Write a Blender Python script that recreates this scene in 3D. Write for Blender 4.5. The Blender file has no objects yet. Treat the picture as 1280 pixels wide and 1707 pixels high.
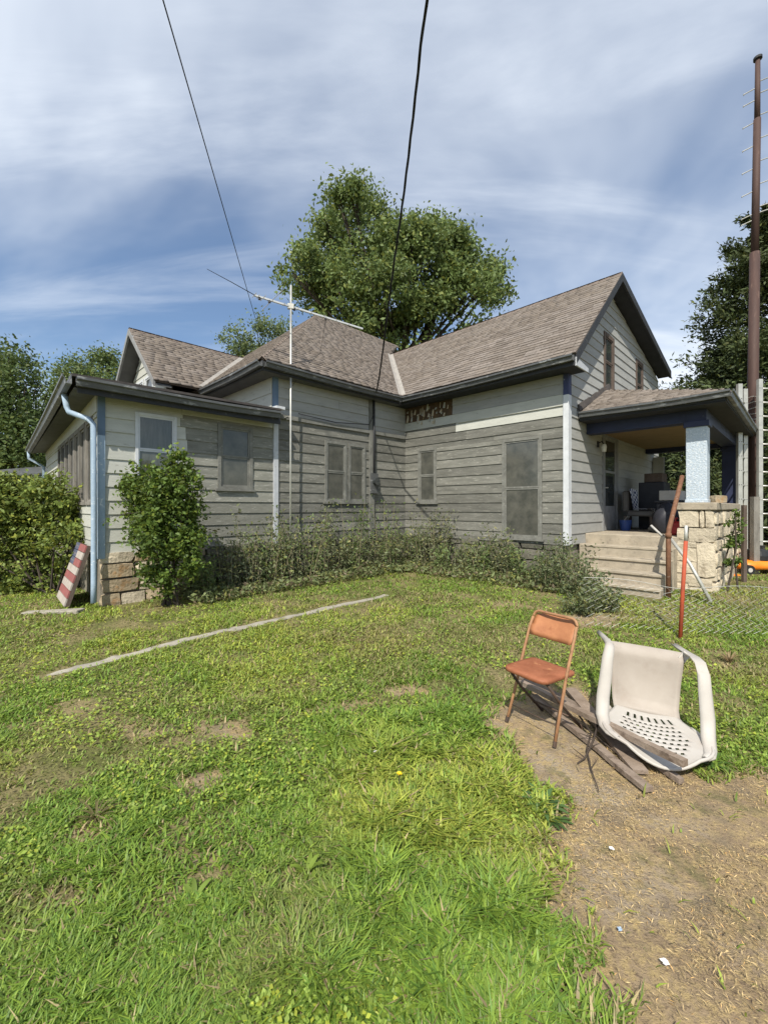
import bpy, math, random
import numpy as np
from mathutils import Vector, Matrix, Quaternion

random.seed(7)
RNG = np.random.default_rng(11)
SC = bpy.context.scene
COL = SC.collection
R2 = math.sqrt(2.0)
EYE = 1.5            # eye height over the lawn where the photographer stands
F = 705.0            # focal length in photo pixels (photo is 1280 x 1707)
CX, HZ = 640.0, 845.0

# ------------------------------------------------------------------ camera
cam_d = bpy.data.cameras.new('camera')
cam_d.sensor_fit = 'HORIZONTAL'
cam_d.sensor_width = 36.0
cam_d.lens = F / 1280.0 * 36.0
cam_d.shift_y = -(853.5 - HZ) / 1280.0
cam_d.clip_start = 0.05
cam_d.clip_end = 3000
cam = bpy.data.objects.new('camera', cam_d)
cam.location = (0, 0, EYE)
cam.rotation_euler = (math.radians(90), 0, 0)
COL.objects.link(cam)
SC.camera = cam

# ------------------------------------------------------------------ sky and sun
SUN_DIR = Vector((-0.151, -0.575, 0.68)).normalized()
w = bpy.data.worlds.new('World')
SC.world = w
w.use_nodes = True
nt = w.node_tree
nt.nodes.clear()


def nd(tree, typ, **kw):
    n = tree.nodes.new(typ)
    for k, v in kw.items():
        if k.startswith('i_'):
            n.inputs[k[2:].replace('_', ' ')].default_value = v
        else:
            setattr(n, k, v)
    return n


out = nd(nt, 'ShaderNodeOutputWorld')
bg = nd(nt, 'ShaderNodeBackground')
bg.inputs['Strength'].default_value = 0.10
sky = nd(nt, 'ShaderNodeTexSky', sky_type='NISHITA', sun_disc=False)
sky.sun_elevation = math.asin(SUN_DIR.z)
sky.sun_rotation = math.atan2(SUN_DIR.x, SUN_DIR.y) % (2 * math.pi)
sky.air_density = 1.0
sky.dust_density = 0.6
sky.ozone_density = 2.0
tc = nd(nt, 'ShaderNodeTexCoord')
sep = nd(nt, 'ShaderNodeSeparateXYZ')
nt.links.new(tc.outputs['Generated'], sep.inputs[0])
mx = nd(nt, 'ShaderNodeMath', operation='MAXIMUM')
nt.links.new(sep.outputs['Z'], mx.inputs[0]); mx.inputs[1].default_value = 0.0
ad = nd(nt, 'ShaderNodeMath', operation='ADD')
nt.links.new(mx.outputs[0], ad.inputs[0]); ad.inputs[1].default_value = 0.22
dvx = nd(nt, 'ShaderNodeMath', operation='DIVIDE')
dvy = nd(nt, 'ShaderNodeMath', operation='DIVIDE')
nt.links.new(sep.outputs['X'], dvx.inputs[0]); nt.links.new(ad.outputs[0], dvx.inputs[1])
nt.links.new(sep.outputs['Y'], dvy.inputs[0]); nt.links.new(ad.outputs[0], dvy.inputs[1])
cmb = nd(nt, 'ShaderNodeCombineXYZ')
nt.links.new(dvx.outputs[0], cmb.inputs['X']); nt.links.new(dvy.outputs[0], cmb.inputs['Y'])


def cloud_layer(rot, scale, loc, nscale, detail, rough, dist, lo, hi):
    mp = nd(nt, 'ShaderNodeMapping')
    mp.inputs['Rotation'].default_value = (0, 0, math.radians(rot))
    mp.inputs['Scale'].default_value = scale
    mp.inputs['Location'].default_value = loc
    nt.links.new(cmb.outputs[0], mp.inputs['Vector'])
    nz = nd(nt, 'ShaderNodeTexNoise')
    nz.inputs['Scale'].default_value = nscale
    nz.inputs['Detail'].default_value = detail
    nz.inputs['Roughness'].default_value = rough
    nz.inputs['Distortion'].default_value = dist
    nt.links.new(mp.outputs[0], nz.inputs['Vector'])
    mr = nd(nt, 'ShaderNodeMapRange', interpolation_type='SMOOTHSTEP')
    mr.inputs['From Min'].default_value = lo
    mr.inputs['From Max'].default_value = hi
    nt.links.new(nz.outputs['Fac'], mr.inputs['Value'])
    return mr.outputs[0]


c1 = cloud_layer(30, (0.55, 0.8, 1), (9.605, 9.182, 0), 0.60, 6, 0.52, 0.9, 0.42, 0.66)
c2 = cloud_layer(-62, (0.45, 2.3, 1), (1.3, 0.4, 0), 1.3, 8, 0.58, 0.7, 0.42, 0.76)
ml = nd(nt, 'ShaderNodeMath', operation='MULTIPLY_ADD')
nt.links.new(c2, ml.inputs[0]); ml.inputs[1].default_value = 0.45
nt.links.new(c1, ml.inputs[2])
cf = nd(nt, 'ShaderNodeMath', operation='MULTIPLY_ADD', use_clamp=True)
nt.links.new(ml.outputs[0], cf.inputs[0]); cf.inputs[1].default_value = 0.74; cf.inputs[2].default_value = 0.11
mixc = nd(nt, 'ShaderNodeMix', data_type='RGBA')
nt.links.new(cf.outputs[0], mixc.inputs[0])
hsv = nd(nt, 'ShaderNodeHueSaturation'); hsv.inputs['Saturation'].default_value = 1.22; hsv.inputs['Value'].default_value = 1.12
nt.links.new(sky.outputs[0], hsv.inputs['Color']); nt.links.new(hsv.outputs[0], mixc.inputs[6])
mixc.inputs[7].default_value = (8.1, 8.7, 9.5, 1)
nt.links.new(mixc.outputs[2], bg.inputs['Color'])
nt.links.new(bg.outputs[0], out.inputs['Surface'])

sun_d = bpy.data.lights.new('sun', 'SUN')
sun_d.energy = 5.0
sun_d.angle = math.radians(0.55)
sun_d.color = (1.0, 0.94, 0.83)
sun = bpy.data.objects.new('sun', sun_d)
sun.rotation_euler = SUN_DIR.to_track_quat('Z', 'Y').to_euler()
sun.location = (-6, -20, 25)
COL.objects.link(sun)

SC.view_settings.view_transform = 'Standard'
SC.view_settings.look = 'None'
SC.view_settings.exposure = 0.28
SC.view_settings.gamma = 1.0


# ------------------------------------------------------------------ frames and helpers
def H(a, b, z):
    """house frame (a along the long front, b deeper into the lot, z over eye level) -> world"""
    return ((a - b) / R2, (a + b) / R2, z + EYE)


def PX(px, py, Y):
    return Vector(((px - CX) / F * Y, Y, EYE + (HZ - py) / F * Y))


def _hash(ix, iy, s):
    h = (ix * 374761393 + iy * 668265263 + s * 974711) & 0x7fffffff
    h = ((h ^ (h >> 13)) * 1274126177) & 0x7fffffff
    return ((h ^ (h >> 16)) & 0xffff) / 65535.0


def vnoise(x, y, s=0):
    x = np.asarray(x, float); y = np.asarray(y, float)
    ix = np.floor(x).astype(np.int64); iy = np.floor(y).astype(np.int64)
    fx = x - ix; fy = y - iy
    fx = fx * fx * (3 - 2 * fx); fy = fy * fy * (3 - 2 * fy)
    a = _hash(ix, iy, s); b = _hash(ix + 1, iy, s)
    c = _hash(ix, iy + 1, s); d = _hash(ix + 1, iy + 1, s)
    return (a * (1 - fx) + b * fx) * (1 - fy) + (c * (1 - fx) + d * fx) * fy


def fbm(x, y, s=0, o=3):
    t = 0; amp = 0.5; tot = 0
    for k in range(o):
        t = t + amp * vnoise(x * 2 ** k, y * 2 ** k, s + k * 7); tot += amp; amp *= 0.5
    return t / tot


def sstep(lo, hi, x):
    t = np.clip((np.asarray(x, float) - lo) / (hi - lo), 0, 1)
    return t * t * (3 - 2 * t)


def ground_z(x, y):
    x = np.asarray(x, float); y = np.asarray(y, float)
    r = np.hypot(x, y)
    return (0.14 * sstep(2.5, 6.5, y) + 0.05 * (fbm(x * 0.6, y * 0.6, 3) - 0.5) * sstep(60, 20, r)
            + 0.02 * (vnoise(x * 3, y * 3, 9) - 0.5) * sstep(40, 15, r))


def gz(x, y):
    return float(ground_z(np.array([x]), np.array([y]))[0])


def G(px, py):
    """photo pixel on the ground -> ground point"""
    h = EYE
    for _ in range(6):
        Y = F * h / (py - HZ); X = (px - CX) / F * Y
        h = EYE - gz(X, Y)
    return (X, Y)


def wloc(o):
    v = Vector((0, 0, 0))
    while o is not None:
        v += o.location; o = o.parent
    return v


def link(o, parent=None):
    COL.objects.link(o)
    if parent is not None:
        o.parent = parent
    return o


def tag(o, label=None, cat=None, group=None, kind=None):
    if label: o['label'] = label
    if cat: o['category'] = cat
    if group: o['group'] = group
    if kind: o['kind'] = kind
    return o


def thing(name, label, cat, loc, group=None, rotz=0.0):
    o = bpy.data.objects.new(name, None)
    o.empty_display_size = 0.1
    o.location = loc
    o.rotation_euler = (0, 0, rotz)
    COL.objects.link(o)
    return tag(o, label, cat, group)


import bmesh


class MB:
    def __init__(s):
        s.v = []; s.f = []

    def add(s, vs, fs):
        k = len(s.v)
        s.v.extend([tuple(p) for p in vs]); s.f.extend([tuple(i + k for i in f) for f in fs])
        return s

    def hexa(s, p):   # 4 bottom ring, 4 top ring
        return s.add(p, [(0, 3, 2, 1), (4, 5, 6, 7), (0, 1, 5, 4), (1, 2, 6, 5), (2, 3, 7, 6), (3, 0, 4, 7)])

    def box(s, x0, x1, y0, y1, z0, z1):
        return s.hexa([(x0, y0, z0), (x1, y0, z0), (x1, y1, z0), (x0, y1, z0),
                       (x0, y0, z1), (x1, y0, z1), (x1, y1, z1), (x0, y1, z1)])

    def prism(s, poly, vec):
        n = len(poly)
        q = [tuple(Vector(p) + Vector(vec)) for p in poly]
        fs = [tuple(range(n)), tuple(range(2 * n - 1, n - 1, -1))]
        for i in range(n):
            j = (i + 1) % n
            fs.append((i, j, j + n, i + n))
        return s.add(list(poly) + q, fs)

    def tube(s, pts, r, n=8, cap=True, flat=None):
        pts = [Vector(p) for p in pts]
        rs = r if hasattr(r, '__len__') else [r] * len(pts)
        rings = []
        up = None
        for i, p in enumerate(pts):
            d = (pts[min(i + 1, len(pts) - 1)] - pts[max(i - 1, 0)])
            if d.length < 1e-9: d = Vector((0, 0, 1))
            d.normalize()
            if up is None:
                up = Vector((0, 0, 1)) if abs(d.z) < 0.9 else Vector((1, 0, 0))
            x = d.cross(up)
            if x.length < 1e-6: x = d.cross(Vector((0, 1, 0)))
            x.normalize(); y = x.cross(d).normalized(); up = y
            ring = []
            for k in range(n):
                t = 2 * math.pi * k / n
                ring.append(p + (x * math.cos(t) * (flat[0] if flat else 1) + y * math.sin(t) * (flat[1] if flat else 1)) * rs[i])
            rings.append(ring)
        vs = [q for g in rings for q in g]
        fs = []
        for i in range(len(pts) - 1):
            for k in range(n):
                a = i * n + k; b = i * n + (k + 1) % n
                fs.append((a, b, b + n, a + n))
        if cap:
            fs.append(tuple(range(n - 1, -1, -1)))
            fs.append(tuple(range((len(pts) - 1) * n, len(pts) * n)))
        return s.add(vs, fs)

    def bar(s, p0, p1, w, h, up=(0, 0, 1)):
        p0 = Vector(p0); p1 = Vector(p1); d = (p1 - p0).normalized(); up = Vector(up)
        x = d.cross(up)
        if x.length < 1e-6: x = d.cross(Vector((1, 0, 0)))
        x.normalize(); y = x.cross(d).normalized()
        q = []
        for p in (p0, p1):
            for sx, sy in ((-1, -1), (1, -1), (1, 1), (-1, 1)):
                q.append(p + x * sx * w / 2 + y * sy * h / 2)
        return s.hexa(q)

    def build(s, name, mat, parent=None, xf=None, smooth=False, bevel=0.0, world=True, col=None):
        """xf maps vertices to world; with a parent they are stored relative to it (parent unrotated)"""
        V = [xf(*p) for p in s.v] if xf else s.v
        if parent is not None and world:
            o0 = wloc(parent)
            V = [(p[0] - o0.x, p[1] - o0.y, p[2] - o0.z) for p in V]
        me = bpy.data.meshes.new(name)
        me.from_pydata(V, [], s.f)
        bm = bmesh.new(); bm.from_mesh(me)
        bmesh.ops.recalc_face_normals(bm, faces=bm.faces)
        if bevel:
            bmesh.ops.bevel(bm, geom=list(bm.edges), offset=bevel, segments=1, affect='EDGES', clamp_overlap=True)
        bm.to_mesh(me); bm.free()
        if smooth:
            me.shade_smooth()
        if col is not None:
            at = me.color_attributes.new('col', 'FLOAT_COLOR', 'POINT')
            at.data.foreach_set('color', np.tile(np.array([*col, 1.0], np.float32), len(me.vertices)))
        if mat: me.materials.append(mat)
        o = bpy.data.objects.new(name, me)
        return link(o, parent)


def np_mesh(name, V, Fq, mat, parent=None, cols=None, smooth=False, sizes=None):
    """fast mesh: V (n,3), Fq (m,k) or flat loops with sizes"""
    me = bpy.data.meshes.new(name)
    V = np.asarray(V, np.float32)
    if parent is not None:
        o0 = wloc(parent); V = V - np.array([o0.x, o0.y, o0.z], np.float32)
    me.vertices.add(len(V)); me.vertices.foreach_set('co', V.ravel())
    if sizes is None:
        m, k = Fq.shape
        sizes = np.full(m, k, np.int32); loops = Fq.astype(np.int32).ravel()
    else:
        loops = Fq.astype(np.int32)
    me.loops.add(len(loops)); me.loops.foreach_set('vertex_index', loops)
    me.polygons.add(len(sizes))
    st = np.zeros(len(sizes), np.int32); st[1:] = np.cumsum(sizes)[:-1]
    me.polygons.foreach_set('loop_start', st)
    me.polygons.foreach_set('loop_total', sizes.astype(np.int32))
    me.update(calc_edges=True)
    if cols is not None:
        at = me.color_attributes.new('col', 'FLOAT_COLOR', 'POINT')
        c = np.ones((len(V), 4), np.float32); c[:, :3] = cols
        at.data.foreach_set('color', c.ravel())
    if smooth: me.shade_smooth()
    if mat: me.materials.append(mat)
    return link(bpy.data.objects.new(name, me), parent)


# ------------------------------------------------------------------ materials
def new_mat(name):
    m = bpy.data.materials.new(name); m.use_nodes = True
    t = m.node_tree; t.nodes.clear()
    o = nd(t, 'ShaderNodeOutputMaterial'); b = nd(t, 'ShaderNodeBsdfPrincipled')
    t.links.new(b.outputs[0], o.inputs[0])
    return m, t, b


def surf(name, c1, c2=None, scale=6.0, rough=0.75, detail=6.0, lo=0.35, hi=0.65, c3=None, s3=2.0, lo3=0.55, hi3=0.7,
         bump=0.0, bscale=60.0, stretch=(1, 1, 1), metal=0.0, spec=0.3, attr=False, rnd=0.0):
    """two-tone noise colour with optional worn third colour, bump and per-object brightness"""
    m, t, b = new_mat(name)
    b.inputs['Roughness'].default_value = rough
    b.inputs['Metallic'].default_value = metal
    b.inputs['Specular IOR Level'].default_value = spec
    tcn = nd(t, 'ShaderNodeTexCoord')
    mp = nd(t, 'ShaderNodeMapping'); mp.inputs['Scale'].default_value = stretch
    t.links.new(tcn.outputs['Object'], mp.inputs[0])
    n = nd(t, 'ShaderNodeTexNoise'); n.inputs['Scale'].default_value = scale; n.inputs['Detail'].default_value = detail
    n.inputs['Roughness'].default_value = 0.62
    t.links.new(mp.outputs[0], n.inputs['Vector'])
    mr = nd(t, 'ShaderNodeMapRange'); mr.inputs['From Min'].default_value = lo; mr.inputs['From Max'].default_value = hi
    t.links.new(n.outputs['Fac'], mr.inputs[0])
    mix = nd(t, 'ShaderNodeMix', data_type='RGBA')
    t.links.new(mr.outputs[0], mix.inputs[0])
    c2 = c2 or tuple(x * 0.8 for x in c1)
    mix.inputs[6].default_value = (*c1, 1); mix.inputs[7].default_value = (*c2, 1)
    col = mix.outputs[2]
    if attr:
        at = nd(t, 'ShaderNodeAttribute', attribute_name='col')
        mu = nd(t, 'ShaderNodeMix', data_type='RGBA', blend_type='MULTIPLY'); mu.inputs[0].default_value = 1
        t.links.new(col, mu.inputs[6]); t.links.new(at.outputs['Color'], mu.inputs[7]); col = mu.outputs[2]
    if c3:
        n3 = nd(t, 'ShaderNodeTexNoise'); n3.inputs['Scale'].default_value = s3; n3.inputs['Detail'].default_value = 8
        n3.inputs['Roughness'].default_value = 0.68
        t.links.new(mp.outputs[0], n3.inputs['Vector'])
        m3 = nd(t, 'ShaderNodeMapRange'); m3.inputs['From Min'].default_value = lo3; m3.inputs['From Max'].default_value = hi3
        t.links.new(n3.outputs['Fac'], m3.inputs[0])
        x3 = nd(t, 'ShaderNodeMix', data_type='RGBA')
        t.links.new(m3.outputs[0], x3.inputs[0]); t.links.new(col, x3.inputs[6]); x3.inputs[7].default_value = (*c3, 1)
        col = x3.outputs[2]
    if rnd:
        oi = nd(t, 'ShaderNodeObjectInfo')
        m4 = nd(t, 'ShaderNodeMapRange'); m4.inputs['To Min'].default_value = 1 - rnd; m4.inputs['To Max'].default_value = 1 + rnd
        t.links.new(oi.outputs['Random'], m4.inputs[0])
        hs = nd(t, 'ShaderNodeHueSaturation')
        t.links.new(m4.outputs[0], hs.inputs['Value']); t.links.new(col, hs.inputs['Color']); col = hs.outputs[0]
    t.links.new(col, b.inputs['Base Color'])
    if bump:
        nb = nd(t, 'ShaderNodeTexNoise'); nb.inputs['Scale'].default_value = bscale; nb.inputs['Detail'].default_value = 5
        t.links.new(mp.outputs[0], nb.inputs['Vector'])
        bp = nd(t, 'ShaderNodeBump'); bp.inputs['Strength'].default_value = bump; bp.inputs['Distance'].default_value = 0.02
        t.links.new(nb.outputs['Fac'], bp.inputs['Height']); t.links.new(bp.outputs[0], b.inputs['Normal'])
    return m


def leafy(name, trans=0.35, rough=0.55, tint=(1, 1, 1)):
    m, t, b = new_mat(name)
    at = nd(t, 'ShaderNodeAttribute', attribute_name='col')
    mu = nd(t, 'ShaderNodeMix', data_type='RGBA', blend_type='MULTIPLY'); mu.inputs[0].default_value = 1
    mu.inputs[7].default_value = (*tint, 1)
    t.links.new(at.outputs['Color'], mu.inputs[6])
    t.links.new(mu.outputs[2], b.inputs['Base Color'])
    b.inputs['Roughness'].default_value = rough; b.inputs['Specular IOR Level'].default_value = 0.35
    tr = nd(t, 'ShaderNodeBsdfTranslucent')
    hs = nd(t, 'ShaderNodeHueSaturation'); hs.inputs['Value'].default_value = 1.25; hs.inputs['Hue'].default_value = 0.485
    t.links.new(mu.outputs[2], hs.inputs['Color']); t.links.new(hs.outputs[0], tr.inputs['Color'])
    ms = nd(t, 'ShaderNodeMixShader'); ms.inputs[0].default_value = trans
    t.links.new(b.outputs[0], ms.inputs[1]); t.links.new(tr.outputs[0], ms.inputs[2])
    o = [n for n in t.nodes if n.type == 'OUTPUT_MATERIAL'][0]
    t.links.new(ms.outputs[0], o.inputs[0])
    return m


M = {}
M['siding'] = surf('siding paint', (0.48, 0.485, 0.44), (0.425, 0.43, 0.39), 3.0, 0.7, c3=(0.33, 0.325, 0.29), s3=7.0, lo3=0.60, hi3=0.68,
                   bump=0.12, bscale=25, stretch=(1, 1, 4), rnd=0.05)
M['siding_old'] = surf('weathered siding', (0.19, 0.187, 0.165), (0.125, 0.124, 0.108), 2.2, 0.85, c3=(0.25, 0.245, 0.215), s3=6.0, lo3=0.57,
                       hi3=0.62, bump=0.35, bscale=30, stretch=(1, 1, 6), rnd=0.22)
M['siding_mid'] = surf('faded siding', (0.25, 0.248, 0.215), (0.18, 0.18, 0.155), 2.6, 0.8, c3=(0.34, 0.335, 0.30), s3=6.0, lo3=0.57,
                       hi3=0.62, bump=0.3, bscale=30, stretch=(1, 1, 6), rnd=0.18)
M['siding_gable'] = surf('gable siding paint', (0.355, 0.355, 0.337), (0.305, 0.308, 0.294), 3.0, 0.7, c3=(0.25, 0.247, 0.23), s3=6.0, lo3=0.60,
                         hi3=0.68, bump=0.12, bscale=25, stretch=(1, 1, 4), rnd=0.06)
M['peeled'] = surf('peeled brown wood', (0.12, 0.075, 0.04), (0.055, 0.04, 0.028), 9, 0.9, c3=(0.38, 0.28, 0.15), s3=9, lo3=0.60, hi3=0.66,
                   bump=0.6, bscale=40, stretch=(1, 1, 0.35))
M['core'] = surf('sheathing', (0.12, 0.115, 0.10), None, 4, 0.9)
M['trim_blue'] = surf('chalky blue trim', (0.27, 0.36, 0.46), (0.33, 0.42, 0.52), 7, 0.7, c3=(0.62, 0.66, 0.68), s3=14, lo3=0.58, hi3=0.66,
                      bump=0.15)
M['trim_pale'] = surf('pale trim', (0.50, 0.52, 0.55), (0.42, 0.44, 0.47), 7, 0.7, c3=(0.25, 0.24, 0.23), s3=16, lo3=0.6, hi3=0.7, bump=0.15)
M['trim_dull'] = surf('dull grey trim', (0.27, 0.275, 0.275), (0.2, 0.2, 0.2), 7, 0.8)
M['trim_old'] = surf('weathered trim', (0.20, 0.20, 0.18), (0.14, 0.14, 0.126), 7, 0.85, c3=(0.26, 0.26, 0.24), s3=12, lo3=0.56, hi3=0.7, bump=0.2)
M['trim_navy_shade'] = surf('shade-darkened navy trim', (0.05, 0.06, 0.14), (0.04, 0.05, 0.11), 6, 0.65, c3=(0.3, 0.33, 0.38), s3=14, lo3=0.64, hi3=0.7)  # blue trim with the eave shade painted into its colour
M['trim_slate_shade'] = surf('shade-darkened slate trim', (0.12, 0.175, 0.25), (0.10, 0.15, 0.22), 6, 0.65)  # darker copy of the blue trim, eave shadow put into the colour
M['trim_white'] = surf('white trim', (0.60, 0.62, 0.645), (0.52, 0.54, 0.56), 7, 0.6, c3=(0.35, 0.35, 0.34), s3=16, lo3=0.62, hi3=0.72)
M['navy'] = surf('navy paint', (0.030, 0.038, 0.085), (0.024, 0.03, 0.065), 5, 0.55, c3=(0.07, 0.08, 0.12), s3=9, lo3=0.6, hi3=0.75)
M['fascia'] = surf('dark fascia', (0.034, 0.035, 0.038), (0.024, 0.026, 0.03), 6, 0.6, c3=(0.11, 0.11, 0.105), s3=7, lo3=0.6, hi3=0.74)
M['gutter'] = surf('gutter metal', (0.10, 0.105, 0.105), (0.07, 0.072, 0.075), 5, 0.45, c3=(0.36, 0.37, 0.37), s3=4, lo3=0.56, hi3=0.72,
                   stretch=(1, 1, 3), spec=0.5)
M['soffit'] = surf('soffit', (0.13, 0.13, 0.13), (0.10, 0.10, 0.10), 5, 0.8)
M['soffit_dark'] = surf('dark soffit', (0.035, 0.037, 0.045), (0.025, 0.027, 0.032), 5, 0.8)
M['ceiling'] = surf('porch ceiling', (0.27, 0.19, 0.10), (0.22, 0.16, 0.085), 5, 0.8)
M['shingle'] = surf('asphalt shingle', (1, 1, 1), (0.70, 0.69, 0.68), 22, 0.95, detail=8, attr=True, bump=0.35, bscale=220, spec=0.15)
M['underlay'] = surf('roof felt', (0.13, 0.105, 0.09), None, 5, 0.95)
M['tar'] = surf('tar roofing', (0.05, 0.045, 0.043), (0.08, 0.07, 0.065), 7, 0.9)
M['valley'] = surf('valley metal', (0.36, 0.335, 0.30), (0.29, 0.27, 0.245), 5, 0.6, metal=0.15)
M['glass'] = surf('dark window glass', (0.03, 0.035, 0.038), (0.05, 0.055, 0.055), 3, 0.05, spec=0.9, bump=0.06, bscale=3)
M['glass_old'] = surf('dusty window glass', (0.06, 0.062, 0.054), (0.11, 0.108, 0.092), 5, 0.14, spec=0.6, bump=0.08, bscale=3)
M['curtain_glass'] = surf('curtained glass', (0.10, 0.105, 0.09), (0.06, 0.065, 0.055), 4, 0.06, spec=0.8, stretch=(6, 6, 1))
M['old_wood'] = surf('weathered brown wood', (0.085, 0.062, 0.05), (0.13, 0.10, 0.082), 9, 0.85, c3=(0.24, 0.21, 0.18), s3=12, lo3=0.6,
                     hi3=0.72, bump=0.3, stretch=(1, 1, 0.4))
M['grey_wood'] = surf('grey weathered wood', (0.24, 0.225, 0.20), (0.15, 0.14, 0.125), 8, 0.9, bump=0.3, stretch=(1, 1, 0.3), rnd=0.2)
M['stone'] = surf('limestone', (0.56, 0.49, 0.37), (0.44, 0.38, 0.29), 7, 0.9, c3=(0.30, 0.25, 0.18), s3=6, lo3=0.56, hi3=0.72, bump=0.7,
                  bscale=28, rnd=0.14)
M['stone_old'] = surf('stained limestone', (0.45, 0.36, 0.24), (0.32, 0.26, 0.18), 7, 0.9, c3=(0.42, 0.22, 0.08), s3=3, lo3=0.56, hi3=0.68,
                      bump=0.7, bscale=28, rnd=0.18)
M['stone_dark'] = surf('dark mossy stone', (0.15, 0.14, 0.115), (0.10, 0.097, 0.075), 7, 0.95, c3=(0.21, 0.19, 0.15), s3=6, lo3=0.56, hi3=0.7, bump=0.7,
                      bscale=28, rnd=0.2)
M['mortar'] = surf('mortar', (0.26, 0.235, 0.19), (0.19, 0.17, 0.14), 12, 0.95, bump=0.4)
M['concrete'] = surf('old concrete', (0.40, 0.345, 0.265), (0.30, 0.26, 0.20), 5, 0.92, c3=(0.19, 0.165, 0.135), s3=9, lo3=0.54, hi3=0.7,
                     bump=0.35, bscale=80)
M['path'] = surf('path concrete', (0.37, 0.34, 0.28), (0.27, 0.25, 0.21), 6, 0.95, c3=(0.17, 0.15, 0.11), s3=7, lo3=0.52, hi3=0.68, bump=0.4,
                 bscale=70)
M['flake'] = surf('flaking pale column paint', (0.46, 0.53, 0.60), (0.40, 0.47, 0.54), 26, 0.45, c3=(0.64, 0.67, 0.69), s3=48, lo3=0.55,
                  hi3=0.60, bump=0.5, bscale=38, spec=0.5)
M['rust_pipe'] = surf('rusty pipe', (0.13, 0.06, 0.035), (0.20, 0.10, 0.055), 14, 0.75, c3=(0.30, 0.24, 0.2), s3=20, lo3=0.6, hi3=0.7, bump=0.2)
M['red_post'] = surf('red fence post', (0.45, 0.085, 0.035), (0.32, 0.07, 0.04), 16, 0.7, c3=(0.30, 0.25, 0.2), s3=20, lo3=0.62, hi3=0.7)
M['galv'] = surf('galvanised wire', (0.50, 0.50, 0.47), (0.38, 0.37, 0.33), 12, 0.5, metal=0.35)
M['pole'] = surf('rust brown pole', (0.075, 0.042, 0.034), (0.055, 0.032, 0.027), 3, 0.7, c3=(0.13, 0.08, 0.062), s3=5, lo3=0.58, hi3=0.72,
                 stretch=(3, 3, 0.6))
M['alu'] = surf('aluminium', (0.55, 0.55, 0.51), (0.45, 0.45, 0.42), 10, 0.45, metal=0.5)
M['cable'] = surf('black cable', (0.015, 0.015, 0.016), None, 5, 0.6)
M['bark'] = surf('bark', (0.075, 0.06, 0.048), (0.045, 0.037, 0.03), 8, 0.95, bump=0.6, bscale=14, stretch=(1, 1, 0.3))
M['leaf'] = leafy('tree leaf', 0.32)
M['needle'] = leafy('cedar spray', 0.15, 0.7)
M['grassm'] = leafy('grass blade', 0.36, 0.5)
M['straw'] = leafy('dry straw', 0.1, 0.85)
M['chair_seat'] = surf('worn brown vinyl', (0.22, 0.075, 0.035), (0.30, 0.11, 0.055), 9, 0.6, c3=(0.42, 0.19, 0.09), s3=13, lo3=0.58, hi3=0.72,
                       bump=0.1, bscale=60)
M['chair_back'] = surf('rusty orange chair back', (0.42, 0.185, 0.085), (0.32, 0.13, 0.06), 8, 0.5, c3=(0.25, 0.09, 0.04), s3=10, lo3=0.60,
                       hi3=0.72)
M['chair_tube'] = surf('rusty tan tube', (0.36, 0.20, 0.10), (0.25, 0.125, 0.065), 14, 0.55, c3=(0.15, 0.07, 0.04), s3=20, lo3=0.58, hi3=0.68)
M['chair_dark'] = surf('dark leg metal', (0.05, 0.04, 0.035), (0.10, 0.06, 0.04), 14, 0.6)
M['plastic_dirty'] = surf('stained plastic seat', (0.36, 0.32, 0.278), (0.315, 0.275, 0.235), 4, 0.65, c3=(0.25, 0.205, 0.17), s3=3.0, lo3=0.5, hi3=0.75)
M['plastic'] = surf('dirty white plastic', (0.44, 0.415, 0.38), (0.39, 0.365, 0.33), 4, 0.6, c3=(0.36, 0.305, 0.26), s3=3.2, lo3=0.50, hi3=0.78,
                    spec=0.4)
M['plank'] = surf('grey brown plank', (0.155, 0.115, 0.085), (0.24, 0.19, 0.15), 7, 0.9, c3=(0.085, 0.06, 0.045), s3=10, lo3=0.56, hi3=0.7,
                  bump=0.35, bscale=40, rnd=0.2)
M['twig'] = surf('dark twig', (0.06, 0.045, 0.035), None, 9, 0.9)
M['dry_stem'] = surf('weed stem', (0.22, 0.21, 0.12), (0.30, 0.25, 0.16), 9, 0.9)
M['flag_red'] = surf('faded red board', (0.30, 0.105, 0.10), (0.23, 0.085, 0.08), 9, 0.8, c3=(0.25, 0.18, 0.15), s3=14, lo3=0.6, hi3=0.7)
M['flag_white'] = surf('faded white board', (0.44, 0.39, 0.35), (0.34, 0.30, 0.265), 9, 0.8, c3=(0.25, 0.2, 0.16), s3=14, lo3=0.6, hi3=0.7)
M['flag_blue'] = surf('faded blue board', (0.06, 0.07, 0.12), (0.10, 0.11, 0.16), 9, 0.8)
M['orange'] = surf('orange plastic', (0.80, 0.25, 0.03), (0.70, 0.20, 0.02), 6, 0.4)
M['black'] = surf('black metal', (0.018, 0.018, 0.02), (0.03, 0.03, 0.032), 8, 0.45)
M['rubber'] = surf('rubber', (0.022, 0.022, 0.022), None, 8, 0.8)
M['white_box'] = surf('white carton', (0.48, 0.46, 0.43), (0.40, 0.38, 0.355), 6, 0.7)
M['dark_plastic'] = surf('dark plastic', (0.025, 0.027, 0.035), (0.04, 0.04, 0.05), 6, 0.5)
M['red_plastic'] = surf('red plastic', (0.40, 0.03, 0.03), (0.3, 0.025, 0.025), 6, 0.4)
M['blue_plastic'] = surf('blue plastic', (0.04, 0.08, 0.26), None, 6, 0.4)
M['cloth_grey'] = surf('grey cloth', (0.15, 0.145, 0.14), (0.11, 0.105, 0.1), 8, 0.9)
M['yellow'] = surf('dandelion yellow', (0.85, 0.62, 0.02), None, 9, 0.7)
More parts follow.
